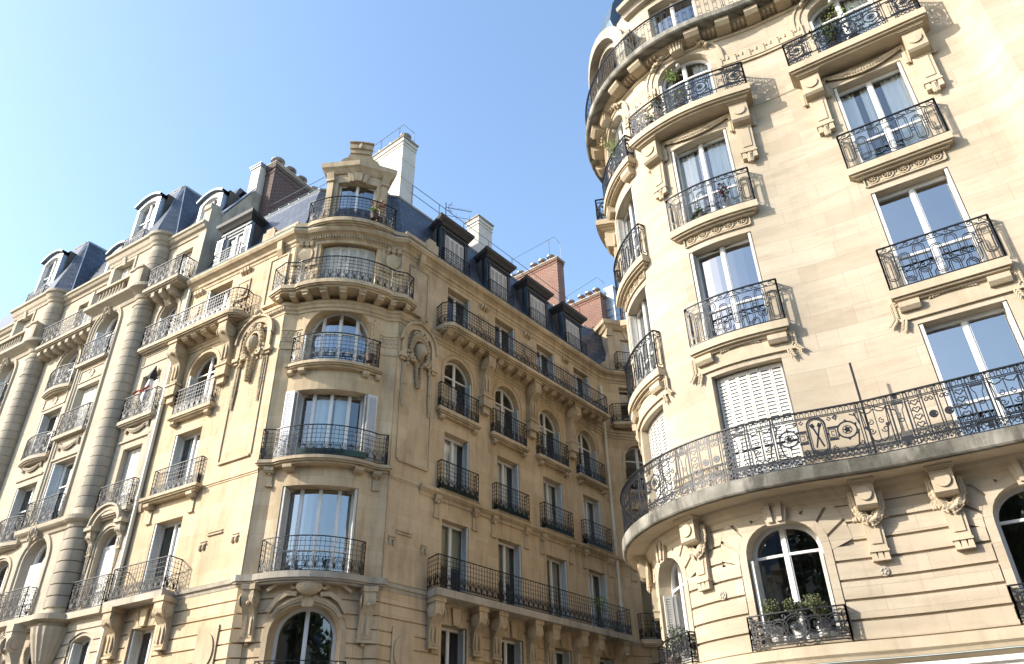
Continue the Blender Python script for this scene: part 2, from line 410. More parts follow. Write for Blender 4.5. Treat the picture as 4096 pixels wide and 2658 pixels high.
def band(mb, p, o, off0, off1, d0, d1, z0=None):
    """raised moulding following the opening outline"""
    A = outline(o, off=off0, z0=z0); B = outline(o, off=off1, z0=z0)
    a0 = [P2(mb, p, s, z, d0) for s, z in A]; a1 = [P2(mb, p, s, z, d1) for s, z in A]
    b0 = [P2(mb, p, s, z, d0) for s, z in B]; b1 = [P2(mb, p, s, z, d1) for s, z in B]
    for i in range(len(A)-1):
        mb.quad(a1[i], b1[i], b1[i+1], a1[i+1]); mb.quad(b0[i], b0[i+1], b1[i+1], b1[i]); mb.quad(a0[i], a1[i], a1[i+1], a0[i+1])
    mb.quad(a0[0], b0[0], b1[0], a1[0]); mb.quad(a0[-1], a1[-1], b1[-1], b0[-1])
def fill(mb, p, o, d, step=None):
    bs = strips(p, o['s0'], o['s1'], [o], step)
    for a, b in zip(bs, bs[1:]):
        mb.quad(P2(mb, p, a, o['z0'], d), P2(mb, p, b, o['z0'], d), P2(mb, p, b, o.top(b), d), P2(mb, p, a, o.top(a), d))
def rbox(mb, f, a0, a1, z0, z1, t0, t1):
    """box in panel space f(a,z,t)->world"""
    i = [mb.add(f(a, z, t)) for a in (a0, a1) for z in (z0, z1) for t in (t0, t1)]
    for q in ((0, 1, 3, 2), (4, 6, 7, 5), (0, 4, 5, 1), (2, 3, 7, 6), (0, 2, 6, 4), (1, 5, 7, 3)): mb.f.append(tuple(i[k] for k in q))
def louvre(mb, f, a0, a1, z0, z1, pitch=.055, st=.045, mids=(.42,), back=True):
    rbox(mb, f, a0, a0+st, z0, z1, -.015, .015); rbox(mb, f, a1-st, a1, z0, z1, -.015, .015)
    ed = [z0]+[z0+(z1-z0)*m for m in mids]+[z1]
    for i, z in enumerate(ed):
        lo = z if i == 0 else z-.04; hi = z+.09 if i == 0 else (z if i == len(ed)-1 else z+.04)
        rbox(mb, f, a0+st, a1-st, lo-(.04 if i == len(ed)-1 else 0), hi, -.013, .013)
    for za, zb in zip(ed, ed[1:]):
        z = za+.10
        while z < zb-.07:
            q = [mb.add(f(a, zz, t)) for a, zz, t in ((a0+st, z, .014), (a1-st, z, .014), (a1-st, z+pitch*(.9 if back else .78), -.001), (a0+st, z+pitch*(.9 if back else .78), -.001))]
            mb.quad(*q); z += pitch
        if back: q = [mb.add(f(a, zz, -.006)) for a, zz in ((a0+st, za), (a1-st, za), (a1-st, zb), (a0+st, zb))]; mb.quad(*q)
def window(par, p, o, d=0, rev=.28, lights=2, trans=None, curt=None, shut=None, gl='glass', shm='shutter', dfun=None, fr=.07, dep=1.6, label=None, ajar=0):
    f = (lambda s: d-rev+(dfun((o['s0']+o['s1'])/2) if dfun else 0))
    D = f(0); cv = dfun is not None
    fm = MB(); band(fm, p, o, -fr, 0, D-.02, D+.06)
    W_ = o['s1']-o['s0']; xs = [o['s0']+W_*i/lights for i in range(1, lights)]
    if lights == 4: xs = [o['s0']+W_*x for x in (.22, .5, .78)]
    for x in xs: box(fm, p, x-.04, x+.04, o['z0']+.02, o.top(x)-.01, D-.02, D+.055)
    box(fm, p, o['s0'], o['s1'], o['z0'], o['z0']+.16, D-.02, D+.05)
    for t in (trans or ()):
        box(fm, p, o['s0'], o['s1'], o['z0']+(o['z1']-o['z0'])*t-.025, o['z0']+(o['z1']-o['z0'])*t+.025, D-.015, D+.045)
    ex = [o['s0']]+xs+[o['s1']]
    for a, b in zip(ex, ex[1:]):
        for x, k in ((a, 1), (b, -1)):
            y = x+k*.068; q0, q1 = min(x, y), max(x, y); box(fm, p, q0, q1, o['z0'], max(o['z0']+.3, min(o.top(q0), o.top(q1))-.02), D-.01, D+.035)
    w_ = fm.build('window', 'white', par)
    if label: w_['label'] = label
    pm = MB(); fill(pm, p, o, D+.005); pm.build('pane', gl, w_)
    # room behind
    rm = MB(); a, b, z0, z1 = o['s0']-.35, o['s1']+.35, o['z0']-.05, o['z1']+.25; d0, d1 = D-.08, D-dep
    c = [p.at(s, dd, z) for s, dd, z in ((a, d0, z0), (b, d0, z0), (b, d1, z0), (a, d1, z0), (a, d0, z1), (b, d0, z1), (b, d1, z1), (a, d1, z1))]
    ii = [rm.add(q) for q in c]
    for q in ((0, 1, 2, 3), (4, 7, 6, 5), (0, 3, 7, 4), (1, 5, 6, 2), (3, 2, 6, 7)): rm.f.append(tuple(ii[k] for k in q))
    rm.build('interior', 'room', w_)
    if curt:
        for (x0, x1, mat_, zt) in curt:
            if x0 > .01: x0 = min(.9, max(.02, x0+rnd.uniform(-.05, .12)))
            if x1 < .99: x1 = max(x0+.08, x1+rnd.uniform(-.12, .04))
            if mat_ == 'blind': zt = rnd.choice((0, 0, .25, .45))
            cm = MB(); n = max(4, int((x1-x0)*W_/.025)); rows = []
            wav = .022 if mat_ == 'curtain' else 0
            for i in range(n+1):
                s = o['s0']+W_*(x0+(x1-x0)*i/n); dd = D-.14+wav*math.sin(i*1.35+math.sin(i*.37)*1.5)
                rows.append((cm.add(p.at(s, dd, o['z0']+zt*(o['z1']-o['z0']))), cm.add(p.at(s, dd, o.top(s)-.03))))
            for u, v in zip(rows, rows[1:]): cm.quad(u[0], v[0], v[1], u[1])
            cm.build('curtain' if mat_ == 'curtain' else 'blind', mat_, w_, smooth=True)
    sp = o['z1']-o['h']-.02
    if shut in ('fold', 'foldr', 'foldl'):
        for side in ((0, 1) if shut == 'fold' else ((1,) if shut == 'foldr' else (0,))):
            sm = MB(); s = o['s0']+.035 if side == 0 else o['s1']-.035; k = 1 if side == 0 else -1
            g = lambda a_, z, t: p.at(s+k*t+ (k*.0), D+.09+a_, z)
            for j in range(2): louvre(sm, (lambda a_, z, t, j=j: p.at(s+k*(t+j*.034), D+.08+a_, z)), 0, rev-.10, o['z0']+.03, sp)
            sm.build('shutter', shm, w_)
    if shut in ('closed', 'half'):
        n = ajar or 6
        for j in range(n):
            sm = MB(); a0 = o['s0']+.03+(W_-.06)*j/n; a1 = o['s0']+.03+(W_-.06)*(j+1)/n-.008; dd = D+.11
            louvre(sm, (lambda a_, z, t: p.at(a_, dd+t, z)), a0, a1, o['z0']+.03, min(o.top(a0), o.top(a1))-.03 if not o['h'] else sp, .05 if p is not PC else .085, .035, (.3,), p is not PC)
            sm.build('shutter', shm, w_)
    if shut == 'open':
        for side in (0, 1):
            sm = MB(); a0, a1 = (o['s0']-.36, o['s0']-.02) if side == 0 else (o['s1']+.02, o['s1']+.36)
            louvre(sm, (lambda a_, z, t: p.at(a_, d+.05+(dfun(a_) if dfun else 0)+t, z)), a0, a1, o['z0']+.03, sp)
            sm.build('shutter', shm, w_)
            sm = MB(); s = o['s0']+.035 if side == 0 else o['s1']-.035; k = 1 if side == 0 else -1
            louvre(sm, (lambda a_, z, t: p.at(s+k*t, D+.08+a_, z)), 0, rev-.10, o['z0']+.03, sp)
            sm.build('shutter', shm, w_)
    return w_
# ------------------------------------------------------------------ wrought iron
def spiral(cx, cz, r, turns, a0, dr=1, n=None, r1=.18):
    n = n or int(10*turns)+3
    return [(cx+r*(1-(1-r1)*i/n)*math.cos(R(a0)+dr*2*math.pi*turns*i/n), cz+r*(1-(1-r1)*i/n)*math.sin(R(a0)+dr*2*math.pi*turns*i/n)) for i in range(n+1)]
def stadium(cx, z0, z1, r, n=5):
    return [(cx+r*math.cos(math.pi*i/n), z1-r+r*math.sin(math.pi*i/n)) for i in range(n+1)]+[(cx-r*math.cos(math.pi*i/n), z0+r-r*math.sin(math.pi*i/n)) for i in range(n+1)]+[(cx+r, z1-r)]
def circ(cx, cz, r, n=10): return ringpts(cx, cz, r, r, n)
def pat_grid(L, H, out):
    """square grid over a frieze of scrolls (corner building)"""
    for z in (H*.40, H*.55, H*.70, H*.85): out.append(([(0, z), (L, z)], .011))
    n = max(2, round(L/.135)); st = L/n
    for i in range(1, n):
        x = i*st; hi = H if i % 2 == 0 else H*.93
        out.append(([(x, .05), (x, hi)], .011))
        if i % 2: out.append(([(x, H*.91), (x, H*.945)], .028))
    m = max(1, round(L/.27)); c = L/m; k = H/1.0
    for i in range(m):
        x = c*(i+.5); h = c/2
        for sg in (-1, 1):
            out.append((spiral(x+sg*h*.5, .085*k, .052, 1.3, 90, -sg), .014))
            out.append(([(x+sg*.01, .07*k), (x+sg*h*.35, .19*k), (x+sg*h*.72, .26*k), (x+sg*h*.80, .32*k), (x+sg*h*.55, .37*k), (x+sg*h*.35, .33*k), (x+sg*h*.5, .30*k)], .017))
            out.append(([(x, .10*k), (x+sg*h*.18, .22*k), (x+sg*h*.42, .30*k)], .022))
        out.append(([(x, .04), (x, .36*k)], .014)); out.append(([(x, .355*k), (x, .40*k)], .034))
def pat_oval(L, H, out):
    """long interlaced loops under a running scroll (rounded building, middle floors)"""
    zt = H-.145; out.append(([(0, zt), (L, zt)], .018))
    n = max(1, round(L/.21)); c = L/n
    for i in range(n):
        x = c*(i+.5); dr = 1 if i < n/2 else -1
        out.append(([(x-dr*c*.5, zt+.02), (x-dr*c*.1, zt+.05), (x+dr*c*.05, zt+.10)]+spiral(x+dr*c*.18, zt+.07, .05, 1.0, 140 if dr > 0 else 40, -dr), .018))
    m = max(1, round(L/.285)); c = L/m; z0 = .05
    if m == 1:
        out.append((stadium(L/2, z0+.03, zt-.03, L*.26), .017)); out.append((circ(L*.15, (z0+zt)/2, .03, 6), .018)); return
    for i in range(m):
        x = c*(i+.5); up = i % 2 == 0; r = c*.36
        a, b = (z0+.12, zt-.01) if up else (z0+.01, zt-.14)
        out.append((stadium(x, a, b, r, 7), .019)); out.append((stadium(x, a+.04, b-.04, r-.04, 6), .014))
        if i: out.append((circ(x-c/2, (z0+zt)*.5-(.05 if i % 2 else -.03), .048, 9), .020))
    out.append(([(c*.06, z0), (c*.06, zt)], .014)); out.append(([(L-c*.06, z0), (L-c*.06, zt)], .014))
def pat_rich(L, H, out_, x0=0):
    out = []; rich_(L, H, out, x0); out_ += [(p_, w_*1.5) for p_, w_ in out]
def rich_(L, H, out, x0=0):
    """arched frieze, medallions with crossed torches, wreaths, heart columns, swags"""
    zt = H-.135; zb = .155
    for z in (zt, zt-.03, zb, zb+.025): out.append(([(0, z), (L, z)], .012))
    n = round(L/.105); c = L/n
    for i in range(n):
        x = c*(i+.5)
        out.append(([(x-.033, zt+.01), (x-.033, zt+.07)]+[(x+.033*math.cos(math.pi-math.pi*k/5), zt+.075+.033*math.sin(math.pi*k/5)) for k in range(6)]+[(x+.033, zt+.01)], .009))
        out.append((ringpts(x, (.03+zb)/2, .034, .048, 9), .010)); out.append(([(x+c/2-.018, (.03+zb)/2), (x+c/2+.018, (.03+zb)/2)], .016))
    def P(x, pts, w_): out.append(([(x+a, b) for a, b in pts], w_))
    h0, h1 = zb+.03, zt-.04; mid = (h0+h1)/2; hh = h1-h0
    def bars(x, gap=.05):
        for k in (-gap/2, gap/2): out.append(([(x+k, .03), (x+k, H)], .013))
        for z in (h0+.03, h1-.03): out.append(([(x-.05, z), (x+.05, z)], .012))
    def center(x, w_):
        P(x, stadium(0, h0-.005, h1+.005, .165, 8), .024); P(x, stadium(0, h0+.03, h1-.03, .13, 8), .012)
        for sg in (-1, 1):
            P(x, [(-sg*.07, h0+.14), (sg*.07, h1-.16)], .022); P(x, [(sg*.05, h1-.20), (sg*.085, h1-.12)], .05)
            P(x, [(sg*.17, mid), (sg*.20, mid)], .03)
            P(x, [(sg*.20, mid-.085), (sg*.20, mid+.085), (sg*.33, mid+.085), (sg*.33, mid-.085), (sg*.20, mid-.085)], .014)
            P(x, [(sg*.30, mid-.04), (sg*.25, mid-.04), (sg*.25, mid+.045), (sg*.31, mid+.045)], .011)
            P(x, [(sg*.19, mid+.125), (sg*.36, mid+.125)], .03); P(x, [(sg*.19, mid-.125), (sg*.36, mid-.125)], .03)
            P(x, [(sg*.24, h1-.02), (sg*.30, h1-.06), (sg*.26, h1-.10), (sg*.22, h1-.06)], .014)
            cx = sg*(w_/2-.27)
            P(x, circ(cx, mid+.03, .175, 14), .020); P(x, circ(cx, mid+.03, .085, 9), .011); P(x, circ(cx, mid+.03, .025, 6), .04)
            P(x, [(cx-sg*.10, h0+.04), (cx, h0-.005), (cx+sg*.14, h0+.07), (cx+sg*.20, mid)], .020)
            P(x, [(cx+sg*.10, h1-.04), (cx+sg*.2, h1-.1), (cx+sg*.22, h1)], .016)
            for a in range(6):
                t = R(a*60+20); P(x, [(cx+.17*math.cos(t), mid+.03+.17*math.sin(t)), (cx+.215*math.cos(t+.25), mid+.03+.215*math.sin(t+.25))], .022)
            for k in range(3): P(x, [(sg*(.14+.07*k), h0+.01), (sg*(.17+.07*k), h0+.05+.02*(k % 2))], .024)
            P(x, [(sg*(w_/2-.03), mid+.1), (sg*(w_/2-.09), h1-.03)], .018)
            P(x, spiral(sg*.27, h0+.07, .055, 1.2, 90, sg), .012); P(x, spiral(sg*.36, h1-.06, .05, 1.2, -90, sg), .012); P(x, spiral(cx+sg*.19, h0+.09, .05, 1.2, 90, -sg), .012); P(x, spiral(cx-sg*.16, h1-.05, .045, 1.2, 0, sg), .011)
            for a in range(5): P(x, [(cx+.02*math.cos(a*1.25), mid+.03+.02*math.sin(a*1.25)), (cx+.07*math.cos(a*1.25+.5), mid+.03+.07*math.sin(a*1.25+.5))], .014)
    def hearts(x):
        k = 5
        for i in range(k):
            z = h0+hh*(i+.35)/k; r = .055
            for sg in (-1, 1): P(x, [(0, z-.05), (sg*.045, z-.005), (sg*.065, z+.04), (sg*.03, z+.062), (0, z+.035)], .013)
            P(x, [(-.085, z), (-.06, z+.01)], .014); P(x, [(.085, z), (.06, z+.01)], .014)
    def ucol(x):
        for sg in (-1, 1):
            P(x, [(sg*.13, h0+.02), (sg*.13, h1-.02)], .011)
            P(x, [(sg*.10, h1-.03), (sg*.09, h1-.12), (sg*.055, h1-.18), (sg*.05, mid), (sg*.055, h0+.18), (sg*.09, h0+.1), (sg*.10, h0+.03)], .011)
        P(x, [(-.11, h1-.03), (.11, h1-.03)], .03); P(x, [(-.11, h0+.03), (.11, h0+.03)], .03)
        P(x, ringpts(0, mid, .045, .035, 8), .011); P(x, circ(0, H-.06, .02, 6), .045); P(x, circ(0, .09, .02, 6), .045)
    def swag(x):
        P(x, [(-.22, h1-.04), (-.15, h1-.11), (-.07, h1-.09), (0, h1-.03), (.07, h1-.09), (.15, h1-.11), (.22, h1-.04)], .014)
        for sg in (-1, 1):
            P(x, [(sg*.22, h1-.04), (sg*.20, mid+.05), (sg*.22, mid-.02)], .013)
            P(x, spiral(sg*.10, mid+.08, .06, 1.2, 90, sg), .011); P(x, spiral(sg*.12, mid-.10, .07, 1.3, 0 if sg < 0 else 180, sg), .012)
            P(x, [(sg*.18, mid-.04), (sg*.13, h0+.10), (sg*.05, h0+.04), (0, h0+.08)], .018); P(x, circ(sg*.18, mid-.02, .02, 6), .03)
            P(x, spiral(sg*.15, h0+.05, .04, 1, 90, -sg), .010); P(x, [(sg*.03, h1-.01), (sg*.07, h1+.01), (sg*.03, h1-.03)], .010)
            P(x, [(sg*.24, h0), (sg*.24, h1)], .010)
        P(x, [(0, h1-.03), (0, h0+.06)], .012)
    def rose(x):
        P(x, circ(0, mid-.02, .07, 10), .012); P(x, circ(0, mid-.02, .03, 7), .055)
        for sg in (-1, 1):
            P(x, spiral(sg*.05, h1-.08, .05, 1.1, 90, sg), .013); P(x, spiral(sg*.05, h0+.08, .05, 1.1, -90, -sg), .013)
            P(x, [(sg*.11, h0), (sg*.11, h1)], .010)
    seq = [('c', 1.62), ('s', .52), ('u', .34), ('h', .24), ('r', .26), ('r', .26), ('h', .24), ('u', .34), ('s', .52)]
    fn = dict(c=lambda x, w_: center(x, w_), h=lambda x, w_: hearts(x), u=lambda x, w_: ucol(x), s=lambda x, w_: swag(x), r=lambda x, w_: rose(x))
    x = -x0; i = 0; bars(.02)
    while x < L:
        k, w_ = seq[i % len(seq)]
        if x >= -.01 and x+w_ <= L+.01:
            fn[k](x+w_/2, w_); bars(x+w_)
        x += w_; i += 1
def pat_short(L, H, out):
    """medallion between wreaths, for a single window balcony"""
    w0 = 1.62; e = (L-w0)/2; pat_rich(L, H, out, x0=-e if e > 0 else 0) if False else None
    tmp = []; pat_rich(w0, H, tmp)
    out += [([(x+e, z) for x, z in pts], w_) for pts, w_ in tmp if not (len(pts) == 2 and pts[0][0] == 0 and pts[1][0] > w0-.1)]
    zt, zb = H-.135, .155
    for z in (zt, zt-.03, zb, zb+.025): out.append(([(0, z), (L, z)], .012))
    for sg, X in ((1, 0), (-1, L)):
        q = e
        x = X+sg*q*.68; h0, h1 = zb+.03, zt-.04; mid = (h0+h1)/2
        for k in (-1, 1): out.append(([(x+k*.10, h0), (x+k*.09, h1-.12), (x+k*.045, h1-.2), (x+k*.045, h0+.2), (x+k*.09, h0+.1)], .012))
        out.append((circ(x, mid, .04, 8), .011)); out.append(([(x-.11, h1-.03), (x+.11, h1-.03)], .03)); out.append(([(x-.11, h0+.03), (x+.11, h0+.03)], .03))
        x = X+sg*q*.22
        for i in range(5):
            z = h0+(h1-h0)*(i+.35)/5
            for k in (-1, 1): out.append(([(x, z-.05), (x+k*.05, z), (x+k*.06, z+.05), (x, z+.04)], .013))
        out.append(([(X+sg*q*.42, .03), (X+sg*q*.42, H)], .014))
def pat_vert(L, H, out):
    """tall stadium loops with small rings, crown balcony"""
    zt = H-.12; out.append(([(0, zt), (L, zt)], .013))
    n = round(L/.13); c = L/n
    for i in range(n):
        out.append((circ(c*(i+.5), zt+.06, .036, 8), .010))
    n = round(L/.22); c = L/n
    for i in range(n):
        x = c*(i+.5); out.append((stadium(x, .05, zt-.01, c*.27, 4), .011))
        if i: out.append((ringpts(x-c/2, (zt+.05)/2, .035, .05, 8), .010)); out.append(([(x-c*.73+.0, .15), (x-c*.27, .15)], .009)); out.append(([(x-c*.73, zt-.1), (x-c*.27, zt-.1)], .009))
    for i in range(0, n+1, 4): out.append(([(i*c, 0), (i*c, H)], .022))
def pat_base(L, H, out):
    """overlapping rings with laurel"""
    z0, z1 = .08, H-.05; mid = (z0+z1)/2; x = L/2; r = (z1-z0)/2
    out.append((circ(x, mid, r, 18), .022)); out.append((circ(x, mid, r*.78, 16), .016))
    for sg in (-1, 1):
        cx = x+sg*r*1.35; out.append((circ(cx, mid, r*.72, 14), .018)); out.append((circ(cx, mid, r*.5, 12), .014))
        c2 = x+sg*r*2.25; out.append((circ(c2, mid, r*.4, 10), .016)); out.append((circ(c2, mid, r*.14, 6), .04))
        out.append(([(x+sg*(L/2-.02), z1-.02), (x+sg*(L/2-.2), z1-.02), (x+sg*(L/2-.2), z1-.09), (x+sg*r*1.2, z1-.09)]+spiral(x+sg*r*.85, z1-.03, .05, 1, 270, -sg), .015))
        out.append(([(x+sg*(L/2-.02), z0+.02), (x+sg*(L/2-.2), z0+.02), (x+sg*(L/2-.2), z0+.09), (x+sg*r*1.2, z0+.09)]+spiral(x+sg*r*.85, z0+.03, .05, 1, 90, sg), .015))
        out.append(([(x+sg*(L/2-.08), z0+.08), (x+sg*(L/2-.08), z1-.08)], .014)); out.append(([(c2+sg*r*.4, mid), (x+sg*(L/2-.04), mid)], .035))
        for X, q in ((x, r*.6), (cx, r*.42)):
            for a in (20, 50, 80): out.append(([(X, mid-q*.5), (X+sg*q*.8*math.cos(R(a)), mid-q*.5+q*1.1*math.sin(R(a)))], .034))
    out.append(([(0, z0-.03), (L, z0-.03)], .02))
def pat_flower(L, H, out):
    """dense fine bars with flowing stems and a fan (left building)"""
    zt = H*.84; out.append(([(0, zt), (L, zt)], .010)); out.append(([(0, .07), (L, .07)], .010))
    n = max(2, round(L/.085)); c = L/n
    for i in range(1, n): out.append(([(c*i, .07), (c*i, zt if i % 3 else H)], .009))
    m = max(1, round(L/.42)); q = L/m
    for i in range(m):
        x = q*(i+.5)
        for sg in (-1, 1):
            out.append(([(x, .10), (x+sg*q*.25, H*.3), (x+sg*q*.12, H*.5), (x+sg*q*.3, H*.68)]+spiral(x+sg*q*.32, H*.72, .055, 1, 200 if sg > 0 else -20, -sg), .018))
            out.append((spiral(x+sg*q*.36, H*.36, .06, 1.1, 180, sg), .015))
            out.append(([(x, .09), (x+sg*.05, .26)], .020)); out.append(([(x, .09), (x+sg*.10, .22)], .018))
        out.append(([(x, .08), (x, .28)], .022))
        out.append(([(x-q*.4, H*.90), (x-q*.1, H*.95), (x+q*.1, H*.88), (x+q*.4, H*.93)], .014))
PAT = dict(grid=pat_grid, oval=pat_oval, rich=pat_rich, short=pat_short, vert=pat_vert, base=pat_base, flower=pat_flower)
def railing(par, pts, z, H, style, mat='iron', rail=.045, lift=.04, posts=True, segs=None, name='railing'):
    """wrought iron along world xy polyline"""
    rp = Path([(q.x, q.y) for q in pts]); mb = MB(); L = rp.S[-1]
    fac = segs or [(0, L)]
    for (a, b) in fac:
        out = []; PAT[style](b-a, H, out)
        for ps, w_ in out:
            fine = []
            for u, v in zip(ps, ps[1:]):
                k = max(1, int(abs(v[0]-u[0])/.35)); fine += [(u[0]+(v[0]-u[0])*i/k, u[1]+(v[1]-u[1])*i/k) for i in range(k)]
            fine.append(ps[-1])
            n = rp.nrm(a+fine[0][0])
            if len(fine) > 1: tube(mb, [rp.at(a+x, 0, z+lift+zz*(H-lift)/H) for x, zz in fine], w_, n, .012)
    n = int(L/.2)+2; line = sorted(set([L*i/n for i in range(n+1)]+list(rp.S)))
    tube(mb, [rp.at(s, 0, z+H) for s in line], rail, Vector((0, 0, 1)), .022)
    tube(mb, [rp.at(s, 0, z+lift) for s in line], .02, Vector((0, 0, 1)), .02)
    if posts:
        for a, b in fac:
            for s in (a, b): tube(mb, [rp.at(s, 0, z), rp.at(s, 0, z+H)], .024)
    return mb.build(name, mat, par)
def subpath(p, s0, s1, dep, back=0., step=.15):
    f = dep if callable(dep) else (lambda s: dep)
    bs = p.breaks(s0, s1, step if callable(dep) else None)
    mid = [p.at(s, f(s)) for s in bs]; pts = []
    if back is not None: pts.append(p.at(s0, back))
    pts += mid
    if back is not None: pts.append(p.at(s1, back))
    return pts
def segs_of(pts):
    """return, front, return"""
    L = [0.]
    for a, b in zip(pts, pts[1:]): L.append(L[-1]+(b-a).length)
    return [(0, L[1]), (L[1], L[-2]), (L[-2], L[-1])]
def balcony(par, p, s0, s1, z, dep, th=.17, style='grid', H=1.0, inset=.09, mat='slab', iron='iron', mould=True, back=0., dfun=None, brk=(), bw=.2, bh=.16, name='balcony', bmat=None, rails=None, label=None):
    f = dep if callable(dep) else (lambda s: dep)
    mb = MB()
    bs = p.breaks(s0, s1, .15 if callable(dep) else None)
    def sweep(e, k, zl, zh, dd):
        rows = []
        b2 = [min(max(s, s0+e), s1-e) for s in bs]
        rows = [[P2(mb, p, s, zl, back-.02), P2(mb, p, s, zl, f(s)-dd), P2(mb, p, s, zh, f(s)-dd), P2(mb, p, s, zh, back-.02)] for s in b2]
        for a, b in zip(rows, rows[1:]):
            for i in range(4): mb.quad(a[i], b[i], b[(i+1) % 4], a[(i+1) % 4])
        mb.f.append(tuple(rows[0])); mb.f.append(tuple(reversed(rows[-1])))
    sweep(0, 0, z-th, z, 0)
    if mould:
        sweep(.05, 0, z-th-.05, z-th-.002, .05); sweep(.12, 0, z-th-.11, z-th-.052, .13)
    b_ = mb.build(name, mat, par)
    if label: b_['label'] = label
    for (bc, lo) in brk:
        bm = MB(); zt = z-th-(.115 if mould else .005)
        prof(bm, p, bc-bw/2, bc+bw/2, [(0, zt), (f(bc)*.82, zt), (f(bc)*.80, zt-bh*.6), (f(bc)*.55, zt-bh), (.0, zt-bh)])
        if lo:
            box(bm, p, bc-bw*.32, bc+bw*.32, zt-bh-lo, zt-bh, -.01, .05)
            pblob(bm, p, bc, zt-bh-.02, .09, .05, .05, .05); box(bm, p, bc-bw*.42, bc+bw*.42, zt-bh-lo-.05, zt-bh-lo, -.01, .075)
        bm.build('bracket', bmat or mat, b_)
    if style:
        g = (lambda s: f(s)-inset)
        pts = subpath(p, s0+inset, s1-inset, g if callable(dep) else dep-inset, back)
        r_ = railing(b_, pts, z, H, style, iron, segs=rails or segs_of(pts))
    return b_
def console(mb, p, s, w_, zt, zb, dep, disc_=True):
    """scroll bracket: side profile swept across its width, with volute discs and flutes"""
    h = zt-zb; pr = [(0, zt), (dep*.98, zt), (dep, zt-h*.10), (dep*1.0, zt-h*.16), (dep*.93, zt-h*.26), (dep*.72, zt-h*.36), (dep*.50, zt-h*.46), (dep*.40, zt-h*.60), (dep*.36, zt-h*.78), (dep*.40, zt-h*.90), (dep*.34, zt-h*.95), (0, zt-h*.95)]
    prof(mb, p, s-w_/2, s+w_/2, pr)
    box(mb, p, s-w_*.62, s+w_*.62, zt-.003, zt+h*.11, 0, dep*1.06)
    box(mb, p, s-w_*.58, s+w_*.58, zt-h, zt-h*.952, 0, dep*.46)
    for k in (-1, 1):
        c = p.at(s+k*w_*.5, dep*.62, zt-h*.20); n = p.nrm(s); t = Vector((-n.y, n.x, 0))
        pr2 = []
        for r_, th in ((h*.14, .035), (h*.075, .06)):
            a = [mb.add(c+n*r_*math.cos(2*math.pi*i/16)+Vector((0, 0, r_*math.sin(2*math.pi*i/16)))) for i in range(16)]
            b = [mb.add(c+t*k*th+n*r_*math.cos(2*math.pi*i/16)+Vector((0, 0, r_*math.sin(2*math.pi*i/16)))) for i in range(16)]
            for i in range(16): mb.quad(a[i], a[(i+1) % 16], b[(i+1) % 16], b[i])
            mb.f.append(tuple(b))
    pblob(mb, p, s, zt-h*.27, dep*.92, w_*.18, w_*.18, w_*.2); pblob(mb, p, s, zt-h*1.03, dep*.22, w_*.16, h*.05, w_*.16)
    for k in (-.22, .22): box(mb, p, s+k*w_-w_*.09, s+k*w_+w_*.09, zt-h*.86, zt-h*.46, dep*.30, dep*.48)
def cartouche(mb, p, s, z, k=1, d=.06, seed=3):
    """oval shield framed by scrolls and foliage with a pendant"""
    g = random.Random(seed); n_ = p.nrm(s)
    pblob(mb, p, s, z, d, .15*k, .25*k, .20*k, 0, 14, 9)
    band(mb, p, op(s-.20*k, s+.20*k, z, z+.30*k, .30*k), 0, .05*k, 0, d+.07*k)
    for sg in (-1, 1):
        for q in range(11):
            t = q/10; a = R(90-t*150); x = s+sg*.30*k*math.cos(a); zz = z+.42*k*math.sin(a)*(1 if t < .6 else .95)
            pblob(mb, p, x, zz, d+.03*k, .085*k*(1-.3*t), .055*k, .085*k, -sg*(a-math.pi/2)*.6+g.uniform(-.5, .5)+.5*sg, 8, 5)
        tube(mb, [p.at(x, d+.05*k, zz) for x, zz in spiral(s+sg*.24*k, z-.30*k, .10*k, 1.3, 90, -sg)], .05*k, n_, .08*k)
        tube(mb, [p.at(x, d+.06*k, zz) for x, zz in spiral(s+sg*.15*k, z+.44*k, .09*k, 1.2, -90, sg)], .045*k, n_, .08*k)
        for q in range(4): pblob(mb, p, s+sg*.38*k, z-.12*k-.12*k*q, d, .05*k, .07*k, .06*k, sg*.5, 7, 4)
    pblob(mb, p, s, z+.50*k, d+.06*k, .07*k, .11*k, .10*k)
    for q in range(9):
        w_ = .15*k*(1-q*.085)
        for sg in (-1, 1): pblob(mb, p, s+sg*w_*.6, z-.42*k-.075*k*q, d+.02*k, .07*k*(1-q*.06), .035*k, .07*k, sg*(.9 if q % 2 else .4), 7, 4)
def dentils(mb, p, s0, s1, z0, z1, d0, d1, w_, pitch, dfun=None):
    n = max(1, int((s1-s0)/pitch)); st = (s1-s0)/n
    for i in range(n):
        a = s0+st*(i+.5); o = dfun(a) if dfun else 0; box(mb, p, a-w_/2, a+w_/2, z0, z1, d0+o, d1+o)
